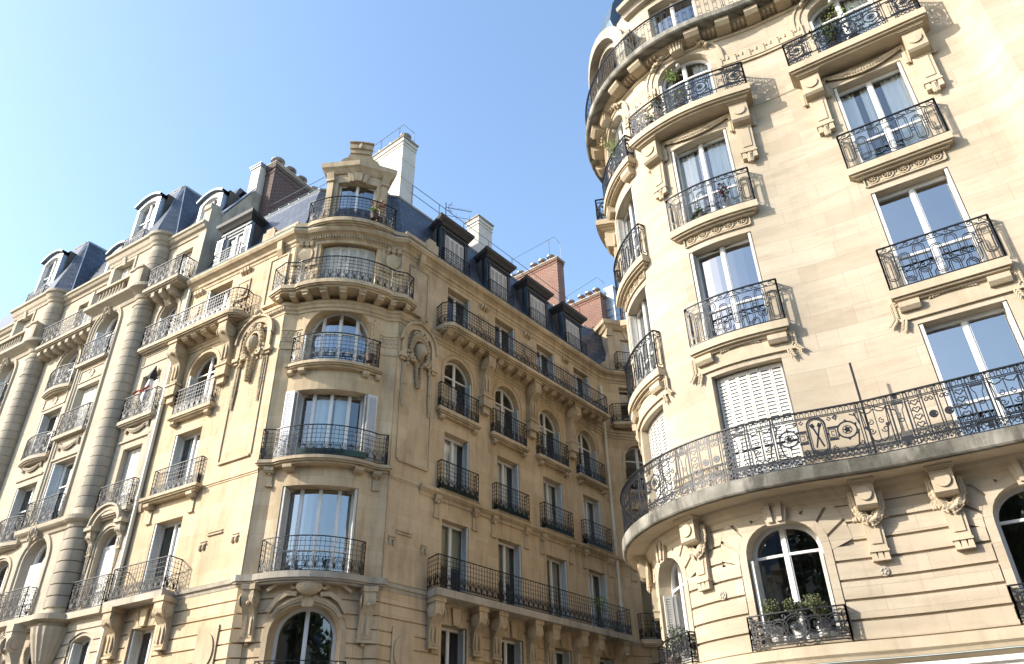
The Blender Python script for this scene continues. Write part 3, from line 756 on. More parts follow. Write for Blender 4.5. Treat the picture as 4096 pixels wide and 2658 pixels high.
def fan(mb, o, p, outer, n, d1, gap=.035, zmax=6.62):
    """voussoirs radiating between the arch moulding and an outer line"""
    c = (o['s0']+o['s1'])/2; zc = o['z1']-o['h']-.45
    inn = op(o['s0']-.16, o['s1']+.16, o['z0'], o['z1']+.16, o['h']+.16, e=2.2)
    def hit(q, a):
        lo, hi = 0, 2.5
        for _ in range(24):
            m = (lo+hi)/2; x = c+m*math.cos(a); z = zc+m*math.sin(a)
            if q['s0'] < x < q['s1'] and z < min(q.top(x), zmax if q is outer else 99): lo = m
            else: hi = m
        return lo
    A = [R(22+136*i/n) for i in range(n+1)]
    for i in range(n):
        if i == n//2: continue
        P_ = []; m0 = (A[i]+A[i+1])/2
        for q, t, k in ((inn, A[i], 1), (inn, m0, 0), (inn, A[i+1], -1), (outer, A[i+1], -1), (outer, m0, 0), (outer, A[i], 1)):
            r_ = hit(q, t); t2 = t+k*gap/2/r_; r_ = hit(q, t2)-(.01 if q is outer else 0); P_.append((c+r_*math.cos(t2), zc+r_*math.sin(t2)))
        poly(mb, p, P_, 0, d1)
# ------------------------------------------------------------------ plants
def leaves(mb, c, rad, n, size, g, squash=(1, 1, 1), asp=.5):
    for i in range(n):
        u = Vector((g.gauss(0, 1), g.gauss(0, 1), g.gauss(0, 1))).normalized()*(g.random()**.45)
        q = Vector(c)+Vector((u.x*rad*squash[0], u.y*rad*squash[1], u.z*rad*squash[2]))
        a = Vector((g.gauss(0, 1), g.gauss(0, 1), g.gauss(0, 1)+.4)).normalized(); b = a.cross(Vector((g.gauss(0, 1), g.gauss(0, 1), g.gauss(0, 1)))).normalized()
        s = size*g.uniform(.6, 1.25)
        k = [mb.add(q-a*s), mb.add(q+b*s*asp), mb.add(q+a*s), mb.add(q-b*s*asp)]; mb.quad(*k)
def stems(mb, c, tips, w_=.012):
    for t in tips: m_ = (Vector(c)+Vector(t))/2+Vector((.01, .01, .02)); tube(mb, [Vector(c), m_, Vector(t)], w_, sides=5)
def potmesh(mb, c, r, h, n=14):
    rows = []
    for rr, z in ((r*.72, 0), (r, h*.85), (r*1.08, h*.86), (r*1.08, h), (r*.9, h), (r*.9, h*.8)):
        rows.append([mb.add(Vector(c)+Vector((rr*math.cos(2*math.pi*i/n), rr*math.sin(2*math.pi*i/n), z))) for i in range(n)])
    for a, b in zip(rows, rows[1:]):
        for i in range(n): mb.quad(a[i], a[(i+1) % n], b[(i+1) % n], b[i])
    mb.f.append(tuple(reversed(rows[0]))); mb.f.append(tuple(rows[-1]))
def plant(name, c, label, cat, leafm, n=120, rad=.2, size=.04, height=.35, potr=.13, poth=.22, group=None, squash=(1, 1, 1), asp=.5, flowers=None, seed=1, potm='darkpot', clumps=6):
    g = random.Random(seed); e = empty(name); tag(e, label, cat, group); c = Vector(c)
    e.location = c
    pm = MB(); potmesh(pm, (0, 0, 0), potr, poth); pm.build('pot', potm, e)
    st = MB(); tips = []
    for i in range(clumps): tips.append(Vector((g.gauss(0, rad*.4), g.gauss(0, rad*.4), poth+height*g.uniform(.35, 1))))
    stems(st, (0, 0, poth*.8), tips); st.build('stem', 'bark', e)
    lm = MB()
    for t in tips: leaves(lm, t, rad*.7, n//clumps, size, g, squash, asp)
    lm.build('foliage', leafm, e)
    if flowers:
        fm = MB()
        for i in range(flowers[1]):
            t = tips[i % len(tips)]+Vector((g.gauss(0, rad*.35), g.gauss(0, rad*.35), abs(g.gauss(0, rad*.3))+.03))
            for k in range(5):
                a = Vector((math.cos(k*1.26), math.sin(k*1.26), g.uniform(-.3, .6)))*flowers[2]; b = Vector((-a.y, a.x, 0))*.5
                fm.quad(fm.add(t), fm.add(t+a*.6+b), fm.add(t+a), fm.add(t+a*.6-b))
        fm.build('flower', flowers[0], e)
    return e
# ================================================================== ROUNDED BUILDING (right)
CU, CN = Vector((.85418669, -.51996643)), Vector((-.51996643, -.85418669)); CO = Vector((8.89, 12.70))
def CW(u, d): q = CO+CU*u+CN*d; return (q.x, q.y)
UC, DC, RC = -4.24, -3.56, 3.83
pts = []; i0 = None
pts.append(CW(UC-RC-.0, DC-15)); pts.append(CW(UC-RC, DC-1.2))
for k in range(31):
    th = R(90-3*k); pts.append(CW(UC-RC*math.sin(th), DC+RC*math.cos(th)))
iC = len(pts)-1
for u, d in ((-4.0, .263), (-3.75, .246), (-3.5, .22), (-3.25, .183), (-3.0, .14), (-2.75, .098), (-2.5, .06), (-2.25, .03), (-2.0, .012), (-1.5, 0), (2.0, 0)): pts.append(CW(u, d))
for k in range(1, 9):
    a = R(90*k/8*.82); pts.append(CW(2.0+.72*math.sin(a), .72*(1-math.cos(a))))
ue, de = 2.0+.72*math.sin(R(73.8)), .72*(1-math.cos(R(73.8)))
pts.append(CW(ue+.02, de+.08)); pts.append(CW(ue+4.5, de+.08))
PC = Path(pts, iC, UC)
def sth(th): return UC-RC*R(th)
def su(u):
    best = min(range(400), key=lambda i: abs((PC.at(-5.2+i*.02)-Vector((*CW(0, 0), 0))).dot(Vector((CU.x, CU.y, 0)))-u)); return -5.2+best*.02
s2c = (su(-4.98)+su(-3.48))/2; HW = .80
s3c = .09; off3 = su(0)-0
s3c = su(.09)
cols = dict(c0=sth(95), c1=sth(47.5), c2=s2c, c3=s3c)
SL, SR_ = PC.S[0], PC.S[-1]
CB = base('rounded_apartment_building', (6, 16, 0)); tag(CB, 'cream stone apartment building with a rounded corner and ornate iron balconies, nearest on the right', 'building')
ops = []; opn = {}
for k, c in cols.items():
    opn[k, 'b'] = op(c-.72, c+.72, 4.0, 6.2, .62, e=2.3)
    opn[k, 3] = op(c-HW, c+HW, 6.96, 9.73); opn[k, 4] = op(c-HW, c+HW, 10.56, 13.27)
    opn[k, 5] = op(c-HW, c+HW, 14.02, 16.83); opn[k, 6] = op(c-HW, c+HW, 17.6, 20.15, .62, e=2.4)
opn['c0', 7] = op(sth(95)-.6, sth(95)+.6, 21, 23.0)
opn['c1', 7] = op(sth(47.5)-1.05, sth(47.5)+1.05, 20.82, 23.3, 1.0); opn['c2', 7] = op(s2c-.75, s2c+.75, 20.82, 23.25); opn['c3', 7] = op(s3c-.75, s3c+.75, 20.82, 23.25)
allop = list(opn.values())
wm = MB()
wall(wm, PC, SL, SR_, 0, 3.6, -.05); wall(wm, PC, SL, SR_, 3.6, 6.66, 0, allop)
wall(wm, PC, SL, SR_, 6.66, 20.6, 0, allop)
for (k, l), o in opn.items():
    if l == 'b': reveal(wm, PC, o, .05, .36)
    elif l == 7: reveal(wm, PC, o, -.12, .3)
    else: reveal(wm, PC, o, 0, .33)
wall(wm, PC, SL, SR_, 20.6, 24.0, -.12, allop)
wm.build('wall', 'cstone', CB)
# rusticated base courses
blk = [grow(o, .17) for (k, l), o in opn.items() if l == 'b']+[op(o['s0']-.56, o['s1']+.56, 5.55, 6.9, 1.3, e=2.2) for (k, l), o in opn.items() if l == 'b']
cm = MB(); courses(cm, PC, SL+10, SR_, 3.895, 7, .3465, blk, .05, .05)
for o in [opn[k, 'b'] for k in cols]:
    band(cm, PC, o, 0, .15, -.01, .055); fan(cm, o, PC, op(o['s0']-.56, o['s1']+.56, 5.3, 6.9, 1.3, e=2.2), 9, .055, gap=.055)
    c = (o['s0']+o['s1'])/2
    poly(cm, PC, [(c-.17, 6.12), (c+.17, 6.12), (c+.27, 6.62), (c-.27, 6.62)], 0, .14)
    for q in (-.085, .085): poly(cm, PC, [(c+q-.045, 6.17), (c+q+.045, 6.17), (c+q*1.4+.055, 6.6), (c+q*1.4-.055, 6.6)], .14, .185)
cm.build('rusticated_courses', 'cstone', CB)
# plaques
for u in (-2.59, -5.81+.1): dm = MB(); disc(dm, PC, su(u) if u > -5 else sth(20.5), 5.03, .09, .09, .045, .075); [pblob(dm, PC, (su(u) if u > -5 else sth(20.5))+.045*math.cos(a), 5.03+.045*math.sin(a), .075, .025, .025, .02) for a in range(6)]; dm.build('tie_plate', 'slab', CB)
# ledge + shopfront
lm = MB(); prof(lm, PC, SL, SR_, [(0, 3.60), (.12, 3.60), (.16, 3.68), (.20, 3.70), (.20, 3.875), (0, 3.885)]); lm.build('ledge', 'cplain', CB)
lm = MB(); prof(lm, PC, SL, SR_, [(-.05, 2.7), (.06, 2.7), (.08, 3.0), (.14, 3.05), (.16, 3.2), (.24, 3.24), (.27, 3.36), (.32, 3.38), (.32, 3.46), (-.05, 3.50)]); lm.build('shopfront_cornice', 'shop', CB)
# big balcony
b3 = MB()
prof(b3, PC, SL+2, SR_, [(-.02, 6.67), (.73, 6.67), (.75, 6.70), (.75, 6.95), (-.02, 6.96)])
B3 = b3.build('balcony', 'mossy', CB)
b3 = MB(); prof(b3, PC, SL+2, SR_, [(.0, 6.652), (.66, 6.652), (.66, 6.668), (.0, 6.668)]); b3.build('soffit', 'cplain', B3)
b3 = MB(); prof(b3, PC, SL+2, SR_, [(0, 6.30), (.05, 6.32), (.07, 6.42), (.13, 6.47), (.16, 6.55), (.20, 6.60), (.22, 6.650), (0, 6.650)]); b3.build('moulding', 'cplain', B3)
L0, L1 = PC.S[1], su(4.5) if False else PC.S[-1]-2
railing(B3, [PC.at(s, .66) for s in PC.breaks(L0, L1, .3)], 6.95, 1.13, 'rich', 'ironC', rail=.06)
# consoles under the big balcony
def cconsole(par, s, zt, zb, w_, dep, disc_=True, drop=True):
    mb = MB(); h = zt-zb
    box(mb, PC, s-w_*.62, s+w_*.62, zt-.11, zt-.04, 0, dep+.10); box(mb, PC, s-w_*.56, s+w_*.56, zt-.14, zt-.11, 0, dep+.05)
    prof(mb, PC, s-w_/2, s+w_/2, [(0, zt-.14), (dep, zt-.14), (dep, zt-h*.36), (dep*.86, zt-h*.39), (0, zt-h*.42)])
    disc(mb, PC, s, zt-.14-(h*.36-.14)/2, w_*.34, w_*.34, dep-.005, dep+.035)
    poly(mb, PC, [(s-w_*.44, zt-h*.38), (s+w_*.44, zt-h*.38), (s+w_*.40, zb+h*.13), (s-w_*.40, zb+h*.13)], 0, dep*.36)
    for k in (-1, 1): poly(mb, PC, [(s+k*w_*.30-.012, zt-h*.44), (s+k*w_*.30+.012, zt-h*.44), (s+k*w_*.27+.012, zb+h*.2), (s+k*w_*.27-.012, zb+h*.2)], dep*.36, dep*.37)
    poly(mb, PC, [(s-w_*.27, zt-h*.46), (s+w_*.27, zt-h*.46), (s+w_*.24, zb+h*.2), (s-w_*.24, zb+h*.2)], dep*.3, dep*.42)
    box(mb, PC, s-w_*.45, s+w_*.45, zb+h*.10, zb+h*.13, 0, dep*.46)
    for k in (-1, 0, 1): poly(mb, PC, [(s+k*w_*.29-w_*.10, zb+h*.10), (s+k*w_*.29+w_*.10, zb+h*.10), (s+k*w_*.27+w_*.14, zb), (s+k*w_*.27-w_*.14, zb)], 0, dep*.40)
    o = mb.build('console', 'cplain', par)
    cv = MB()
    if disc_:
        W = w_*.62
        carve(cv, PC, [(s-W, zt-.25), (s-W*.9, zt-h*.36), (s-W*.45, zt-h*.50), (s, zt-h*.54), (s+W*.45, zt-h*.50), (s+W*.9, zt-h*.36), (s+W, zt-.25)], lambda t: .05+.05*math.sin(math.pi*t), dep*.46, 3, .06, 5)
        for k in (-1, 1): cv.cut(); carve(cv, PC, [(s+k*W, zt-.2), (s+k*W*1.05, zt-h*.5)], .06, .05, 2, .05, 6)
    else:
        carve(cv, PC, [(s, zb+h*.05), (s, zb-h*.07)], lambda t: .10*(1-t*.4), dep*.3, 4, .055, 8)
        for k in (-1, 1): cv.cut(); carve(cv, PC, [(s+k*w_*.6, zt-h*.22), (s+k*w_*.62, zt-h*.42)], .06, .05, 2, .055, 9)
    cv.build('garland', 'cplain', o)
for s in (su(-2.58), su(-1.2), sth(26), sth(69), su(1.4)+0.0): cconsole(CB, s, 6.72, 5.2, .38, .40)
# windows
sty = {('c0', 3): ('closed', 'glass', None), ('c1', 3): ('closed', 'glass', None), ('c2', 3): ('closed', 'glass', None), ('c3', 3): ('fold', 'glassb', None)}
for k, c in cols.items():
    cv = None if k == 'c3' else (lambda s: 0)
    window(CB, PC, opn[k, 'b'], .0, .30, 2, (.74,), None, 'fold' if k != 'c3' else 'foldr', 'glass')
    window(CB, PC, opn[k, 3], 0, .30, 2, (.36,), None, sty[k, 3][0], sty[k, 3][1], fr=.085)
    window(CB, PC, opn[k, 4], 0, .30, 2, (.36,), None, 'fold', 'glassb', fr=.09)
    window(CB, PC, opn[k, 5], 0, .30, 2, (.36,), [(0, .36, 'curtain', 0), (.38, .52, 'curtain', .45), (.56, 1, 'curtain', 0)] if k in ('c2', 'c3') else None, 'fold', 'glass')
    window(CB, PC, opn[k, 6], 0, .30, 2, (.74,), [(0, .3, 'curtain', 0), (.62, 1, 'curtain', 0)], 'fold', 'glass')
    if k != 'c0': window(CB, PC, opn[k, 7], -.12, .3 if k != 'c1' else .8, 2, (.36,), None, None, 'glassd')
# small balconies
for k, c in cols.items():
    p4 = .24
    for lv, z, br in ((4, 10.53, 1), (5, 14.0, 0)):
        balcony(CB, PC, c-1.11, c+1.11, z, p4, .19, 'oval', 1.09, .04, 'cplain', 'ironC', brk=[(c-.82, 0), (c+.82, 0)] if br else (), bw=.40, bh=.19, bmat='cplain')
    if k == 'c1': balcony(CB, PC, c-1.15, c+1.15, 17.58, .30, .20, 'short', .90, .05, 'cplain', 'ironC', brk=[(c-.84, 0), (c+.84, 0)], bw=.40, bh=.22, bmat='cplain')
    else:
        balcony(CB, PC, c-1.64, c+1.64, 17.58, .60, .20, 'short', .90, .06, 'cplain', 'ironC')
        for sg in (-1, 1): cconsole(CB, c+sg*1.22, 17.36, 15.45, .46, .36, False)
    gm = MB(); n = 14
    if k != 'c1': carve(gm, PC, [(c-.95+1.9*i/n, 17.20-.22*math.sin(math.pi*i/n)) for i in range(n+1)], lambda t: .035+.06*math.sin(math.pi*t), .05, 3, .062, 11)
    for sg in (-1, 1): gm.cut(); carve(gm, PC, [(c+sg*.95, 17.24), (c+sg*.97, 16.98)], .05, .05, 2, .05, 12)
    gm.build('garland', 'cplain', CB)
    # rosette frieze over the fourth floor windows
    fm = MB(); band(fm, PC, op(c-.83, c+.83, 13.46, 13.80), 0, .025, -.005, .05); box(fm, PC, c-.83, c+.83, 13.44, 13.465, 0, .05)
    for i in range(5):
        s = c-.66+.33*i; ring = ringpts(s, 13.63, .125, .125, 18)
        a = [P2(fm, PC, x, y, .03) for x, y in ring]; r2 = ringpts(s, 13.63, .10, .10, 18); b = [P2(fm, PC, x, y, .03) for x, y in r2]
        a0 = [P2(fm, PC, x, y, 0) for x, y in ring]; b0 = [P2(fm, PC, x, y, 0) for x, y in r2]
        for j in range(18): fm.quad(a[j], a[j+1], b[j+1], b[j]); fm.quad(a0[j], a0[j+1], a[j+1], a[j]); fm.quad(b0[j], b[j], b[j+1], b0[j+1])
        for q in range(7): pblob(fm, PC, s+.055*math.cos(q*.9), 13.63+.055*math.sin(q*.9), .02, .036, .018, .035, q*.9, 6, 4)
        pblob(fm, PC, s, 13.63, .035, .024, .024, .03, 0, 6, 4)
        if i < 4:
            pblob(fm, PC, s+.165, 13.63, .01, .025, .025, .02, 0, 6, 4)
            for zz in (-.11, .11): pblob(fm, PC, s+.165, 13.63+zz, .008, .07, .02, .015, 0, 6, 4)
    fm.build('rosette_frieze', 'cplain', CB)
    # laurel panel over the third floor windows
    fm = MB(); poly(fm, PC, [(c-1.12, 9.86), (c+1.12, 9.86), (c+1.12, 10.24), (c-1.12, 10.24)] if k == 'c3' else [(c-1.12+2.24*i/8, 9.86) for i in range(9)]+[(c+1.12-2.24*i/8, 10.24) for i in range(9)], 0, .055)
    g_ = random.Random(4)
    def laurel(s, z, a0, n, sg, k_=1):
        for i in range(n):
            t = i/n
            for q in (-1, 1): pblob(fm, PC, s+math.cos(a0)*t*.34*k_-math.sin(a0)*q*.03, z+math.sin(a0)*t*.34*k_+math.cos(a0)*q*.03, .075, .062, .020, .022, a0+q*.55, 6, 4)
    for sg in (-1, 1):
        a = 0 if sg > 0 else math.pi
        laurel(c+sg*.10, 10.28, a-sg*.12, 6, sg, 1.1); laurel(c+sg*1.14, 10.26, -math.pi/2, 6, sg, 1.0); laurel(c+sg*1.0, 9.84, -math.pi/2-.3*sg+sg*.6, 4, sg, .7)
        laurel(c+sg*1.16, 9.9, -math.pi/2+sg*.7, 4, sg, .6); laurel(c+sg*1.0, 10.27, a, 3, sg, .5)
    pblob(fm, PC, c, 10.27, .07, .06, .045, .05)
    fm.build('laurel_panel', 'cplain', CB)
    # hood round the arched sixth floor window
    o = opn[k, 6]; hm = MB(); band(hm, PC, o, .20, .34, 0, .035, z0=19.3); band(hm, PC, o, .34, .40, 0, .07, z0=19.3)
    poly(hm, PC, [(c-.17, 20.2), (c+.17, 20.2), (c+.24, 20.75), (c-.24, 20.75)], 0, .26)
    for q in (-.11, -.037, .037, .11): poly(hm, PC, [(c+q-.02, 20.2), (c+q+.02, 20.2), (c+q*1.35+.025, 20.72), (c+q*1.35-.025, 20.72)], .26, .30)
    for sg in (-1, 1):
        carve(hm, PC, [(c+sg*.28, 20.52), (c+sg*.5, 20.44), (c+sg*.72, 20.28), (c+sg*.86, 20.12)], lambda t: .13*(1-t*.5), .06, 4, .065, 21+sg)
        for q in range(9): pblob(hm, PC, c+sg*(.34+.06*q), 20.50-.04*q+.05*math.sin(q*2.2), .15, .055, .055, .05, 0, 7, 5)
    hm.build('arch_hood', 'cplain', CB)
    if k == 'c2' or k == 'c1':
        s0, s1 = (c+.98, cols['c3']-.98) if k == 'c2' else (c+.90, cols['c2']-.90)
        gm = MB(); z0_, z1_ = 19.02, 19.52
        wall(gm, PC, s0, s1, z0_, z1_, .05, (), None, .05, .3); box(gm, PC, s0+.08, s1-.08, z0_+.08, z0_+.12, .05, .075, lambda s: 0)
        n = int((s1-s0)/.38)
        for i in range(n):
            x = s0+.2+(s1-s0-.4)*i/max(1, n-1)-.1
            for a, b, cc, dd in ((0, .22, .30, .33), (0, .22, .03, .30-.03), (.19, .22, .2, .33), (.07, .10, .2, .27), (.07, .16, .2, .225)): poly(gm, PC, [(x+a, z0_+dd-.0), (x+b, z0_+dd), (x+b, z0_+cc), (x+a, z0_+cc)], .05, .062) if cc > dd else poly(gm, PC, [(x+a, z0_+cc+.08), (x+min(b, a+.03), z0_+cc+.08), (x+min(b, a+.03), z0_+dd+.08), (x+a, z0_+dd+.08)], .05, .075)
        for sg, e in ((1, s0), (-1, s1)): box(gm, PC, min(e+sg*.15, e+sg*.5), max(e+sg*.15, e+sg*.5), z0_-.08, z0_, 0, .07); box(gm, PC, min(e+sg*.22, e+sg*.4), max(e+sg*.22, e+sg*.4), z0_-.15, z0_-.08, 0, .05)
        gm.build('greek_key_panel', 'cplain', CB)
    lb = MB(); blob(lb, PC.at(c-.12, -.12, 20.04), Vector((.07, 0, 0)), Vector((0, .07, 0)), Vector((0, 0, .07)), 12, 8); lb.build('lamp_globe', 'lamp', CB, True)
# crown balcony
cb = MB(); prof(cb, PC, SL+2, SR_, [(-.14, 20.58), (.60, 20.58), (.64, 20.62), (.64, 20.80), (-.14, 20.81)]); B7 = cb.build('balcony', 'mossy', CB)
cb = MB(); prof(cb, PC, SL+2, SR_, [(0, 20.22), (.04, 20.24), (.06, 20.30), (0, 20.34)]); prof(cb, PC, SL+2, SR_, [(0, 20.44), (.12, 20.46), (.22, 20.52), (.30, 20.57), (0, 20.579)]); cb.build('moulding', 'cplain', B7)
s = PC.S[1]
while s < 5:
    if all(abs(s-c) > .42 for c in cols.values()):
        cb = MB(); prof(cb, PC, s-.2, s+.2, [(0, 20.577), (.50, 20.577), (.50, 20.46), (.40, 20.36), (0, 20.34)])
        for q in (.32, .44, .56): box(cb, PC, s+q-.035, s+q+.035, 20.42, 20.577, 0, .26)
        box(cb, PC, s-.2, s+.6, 20.565, 20.577, 0, .26); cb.build('modillion', 'cplain', B7)
    s += .86
railing(B7, [PC.at(s, .56) for s in PC.breaks(PC.S[1], 5, .3)], 20.80, 1.0, 'vert', 'ironC', rail=.05)
# crown storey: curved gable, cornice, slate roof
gm = MB(); o = opn['c1', 7]; band(gm, PC, o, .05, .25, -.15, .06); band(gm, PC, o, .25, .62, -.15, .34)
c = cols['c1']
for sg in (-1, 1):
    a, b = sorted((c+sg*1.30, c+sg*1.95)); box(gm, PC, a, b, 22.2, 22.36, -.12, .36); a, b = sorted((c+sg*1.42, c+sg*1.72)); prof(gm, PC, a, b, [(-.12, 22.2), (.28, 22.2), (.24, 21.98), (-.12, 21.88)])
prof(gm, PC, sth(33-9), PC.S[-1], [(-.12, 23.5), (.05, 23.52), (.12, 23.66), (.30, 23.72), (.34, 23.86), (-.12, 23.9)])
gm.build('gable_cornice', 'slab', CB)
rm = MB(); prof(rm, PC, SL+1, SR_, [(-.2, 24.0), (-.14, 24.0), (-1.2, 27.2), (-1.4, 27.2)]); rm.build('roof', 'slate', CB)
dm = MB(); prof(dm, PC, c-1.0, c+1.0, [(.0, 23.9), (.10, 24.2), (-.1, 25.2), (-.5, 26.2), (-.9, 26.4), (-1.2, 25), (-1, 24)]); dm.build('dome_dormer', 'zincd', CB)
# iron rod against the wall and cable
rm = MB(); tube(rm, [PC.at(su(-2.15)+.0, .50, 6.95), PC.at(su(-2.15), .50, 9.02)], .045, sides=6); tube(rm, [PC.at(su(-2.15), .5, 8.1), PC.at(su(-1.6), .06, 8.0)], .02, sides=5); rm.build('iron_rod', 'iron', CB)
rm = MB(); tube(rm, [PC.at(s, .02, 17.32+.02*math.sin(s*3)) for s in PC.breaks(su(-2.9), su(-1.4), .1)], .018, sides=5); rm.build('cable', 'pipe', CB)
# roof deck closes the building
dk = MB(); ids = [dk.add(PC.at(s, -1.3, 27.1)) for s in PC.breaks(SL, SR_)]; ids += [dk.add(Vector((*CW(8, -15), 27.1))), dk.add(Vector((*CW(-8, -18), 27.1)))]; dk.f.append(tuple(ids)); dk.build('roof_deck', 'zinc', CB)
# ================================================================== CORNER BUILDING (centre)
LC, RCn = Vector((-7.76, 21.55)), Vector((-3.96, 22.23))
BLu, BLn = Vector((.8545, -.5195)), Vector((-.5195, -.8545))
Tu, Tn = Vector((.98450, .17537)), Vector((.17537, -.98450))
BRu, BRn = Vector((.62251, .78261)), Vector((.78261, -.62251))
def V2(q): return (q.x, q.y)
pts = [V2(LC+BLu*-5.8), V2(LC)]
for i in range(13):
    t = .43+3.0*i/12; rr = 2.889; sag = math.sqrt(rr*rr-(t-1.93)**2)-(rr-.42); pts.append(V2(LC+Tu*t+Tn*max(0, sag)))
pts.append(V2(RCn)); iR = len(pts)-1
pts.append(V2(RCn+BRu*12.95)); q = RCn+BRu*12.95
for k in range(1, 7):
    a = R(38.5+36.5*k/6); q = q+Vector((math.sin(a), math.cos(a)))*.15; pts.append(V2(q))
iW = len(pts)-1; q = q+Vector((math.sin(R(75)), math.cos(R(75))))*7; pts.append(V2(q))
PB = Path(pts, 1, 0.); SB = PB.S[iR]; SW = PB.S[iW]
tc = (PB.S[1]+SB)/2
def st(t): return tc+(t-1.93)*1.035
BB = base('corner_apartment_building', (-4, 24, 0)); tag(BB, 'golden stone corner apartment building with a bowed bay under slate mansard roofs, in the middle', 'building')
WC = [SB+x for x in (3.10, 5.95, 8.78, 11.58)]; wb = SW+1.0; LCn = -3.98
ops = {}
for i, c in enumerate(WC+[LCn, wb]):
    n = 'w' if c == wb else ('l' if c == LCn else 'r%d' % i); hw = .65 if n != 'l' else .70
    ops[n, 0] = op(c-.57, c+.57, 3.9, 6.28); ops[n, 1] = op(c-hw, c+hw, 7.16, 9.56)
    ops[n, 2] = op(c-hw, c+hw, 10.42, 12.68); ops[n, 3] = op(c-.74, c+.74, 13.42, 15.80, .74)
    ops[n, 4] = op(c-.05-hw, c-.05+hw, 16.66, 18.82)
ops['t', 0] = op(st(1.0), st(2.86), 3.9, 6.35, .85, e=2.2); ops['t', 1] = op(st(.78), st(3.0), 7.15, 9.80)
ops['t', 2] = op(st(.78), st(3.0), 10.62, 13.02); ops['t', 3] = op(st(.73), st(3.05), 13.98, 16.22, 1.05)
ops['t', 4] = op(st(.90), st(2.90), 16.86, 19.12, .12, seg=1)
wm = MB(); E0, E1 = PB.S[0], PB.S[-1]
wall(wm, PB, E0, E1, 0, 7.0, -.0, list(ops.values())); wall(wm, PB, E0, E1, 7.0, 19.2, 0, list(ops.values()))
for (n, l), o in ops.items(): reveal(wm, PB, o, .05 if l == 0 else 0, .42 if n == 't' else (.38 if l else .42))
wm.build('wall', 'bstone', BB)
# string courses, quoins, base rustication
cm = MB(); courses(cm, PB, E0, E1, 2.4, 12, .375, [grow(o, .16 if n == 't' else .12) for (n, l), o in ops.items() if l == 0], .045, .045); cm.build('rusticated_courses', 'bstone', BB)
cm = MB(); band(cm, PB, ops['t', 0], 0, .15, -.01, .08); cm.cut()
for (n, l), o in ops.items():
    if l == 0 and n != 't':
        c = (o['s0']+o['s1'])/2
        for a, b in ((-.60, -.36), (-.33, -.17), (-.15, .15), (.17, .33), (.36, .60)):
            poly(cm, PB, [(c+a*.72, 6.30), (c+b*.72, 6.30), (c+b*1.05, 6.80), (c+a*1.05, 6.80)], 0, .06+(.09 if a == -.15 else 0))
        band(cm, PB, o, 0, .115, -.01, .05); cm.cut()
cm.build('window_surround', 'bplain', BB)
cm = MB()
prof(cm, PB, E0, E1, [(0, 6.86), (.06, 6.88), (.08, 6.97), (.14, 7.0), (.16, 7.10), (0, 7.14)])
cm.build('string_course', 'slab', BB)
cm = MB()
prof(cm, PB, SB+1.35, SW+.0, [(0, 10.10), (.05, 10.12), (.08, 10.2), (.16, 10.24), (.24, 10.30), (.26, 10.40), (0, 10.43)]); cm.cut()
prof(cm, PB, E0, -5.55, [(0, 10.10), (.05, 10.12), (.08, 10.2), (.10, 10.40), (0, 10.43)]); cm.cut()
prof(cm, PB, E0, E1, [(0, 16.02), (.04, 16.03), (.05, 16.12), (.10, 16.15), (.12, 16.24), (.17, 16.28), (.18, 16.38), (0, 16.42)])
dentils(cm, PB, -2.2, 0, 16.16, 16.27, .05, .14, .05, .1); dentils(cm, PB, SB, SB+1.6, 16.16, 16.27, .05, .14, .05, .1)
cm.build('cornice_band', 'bplain', BB)
cm = MB()
prof(cm, PB, E0, E1, [(0, 18.98), (.03, 19.0), (.05, 19.10), (.10, 19.13), (.13, 19.24), (.22, 19.32), (.30, 19.36), (.36, 19.46), (.36, 19.55), (-.2, 19.60)])
dentils(cm, PB, st(.5), st(3.4), 19.16, 19.28, .05, .17, .045, .09)
cm.build('roof_cornice', 'bplain', BB)
gm = MB(); prof(gm, PB, E0, E1, [(-.2, 19.62), (.37, 19.555), (.38, 19.58), (-.2, 19.66)]); gm.build('gutter', 'zincd', BB)
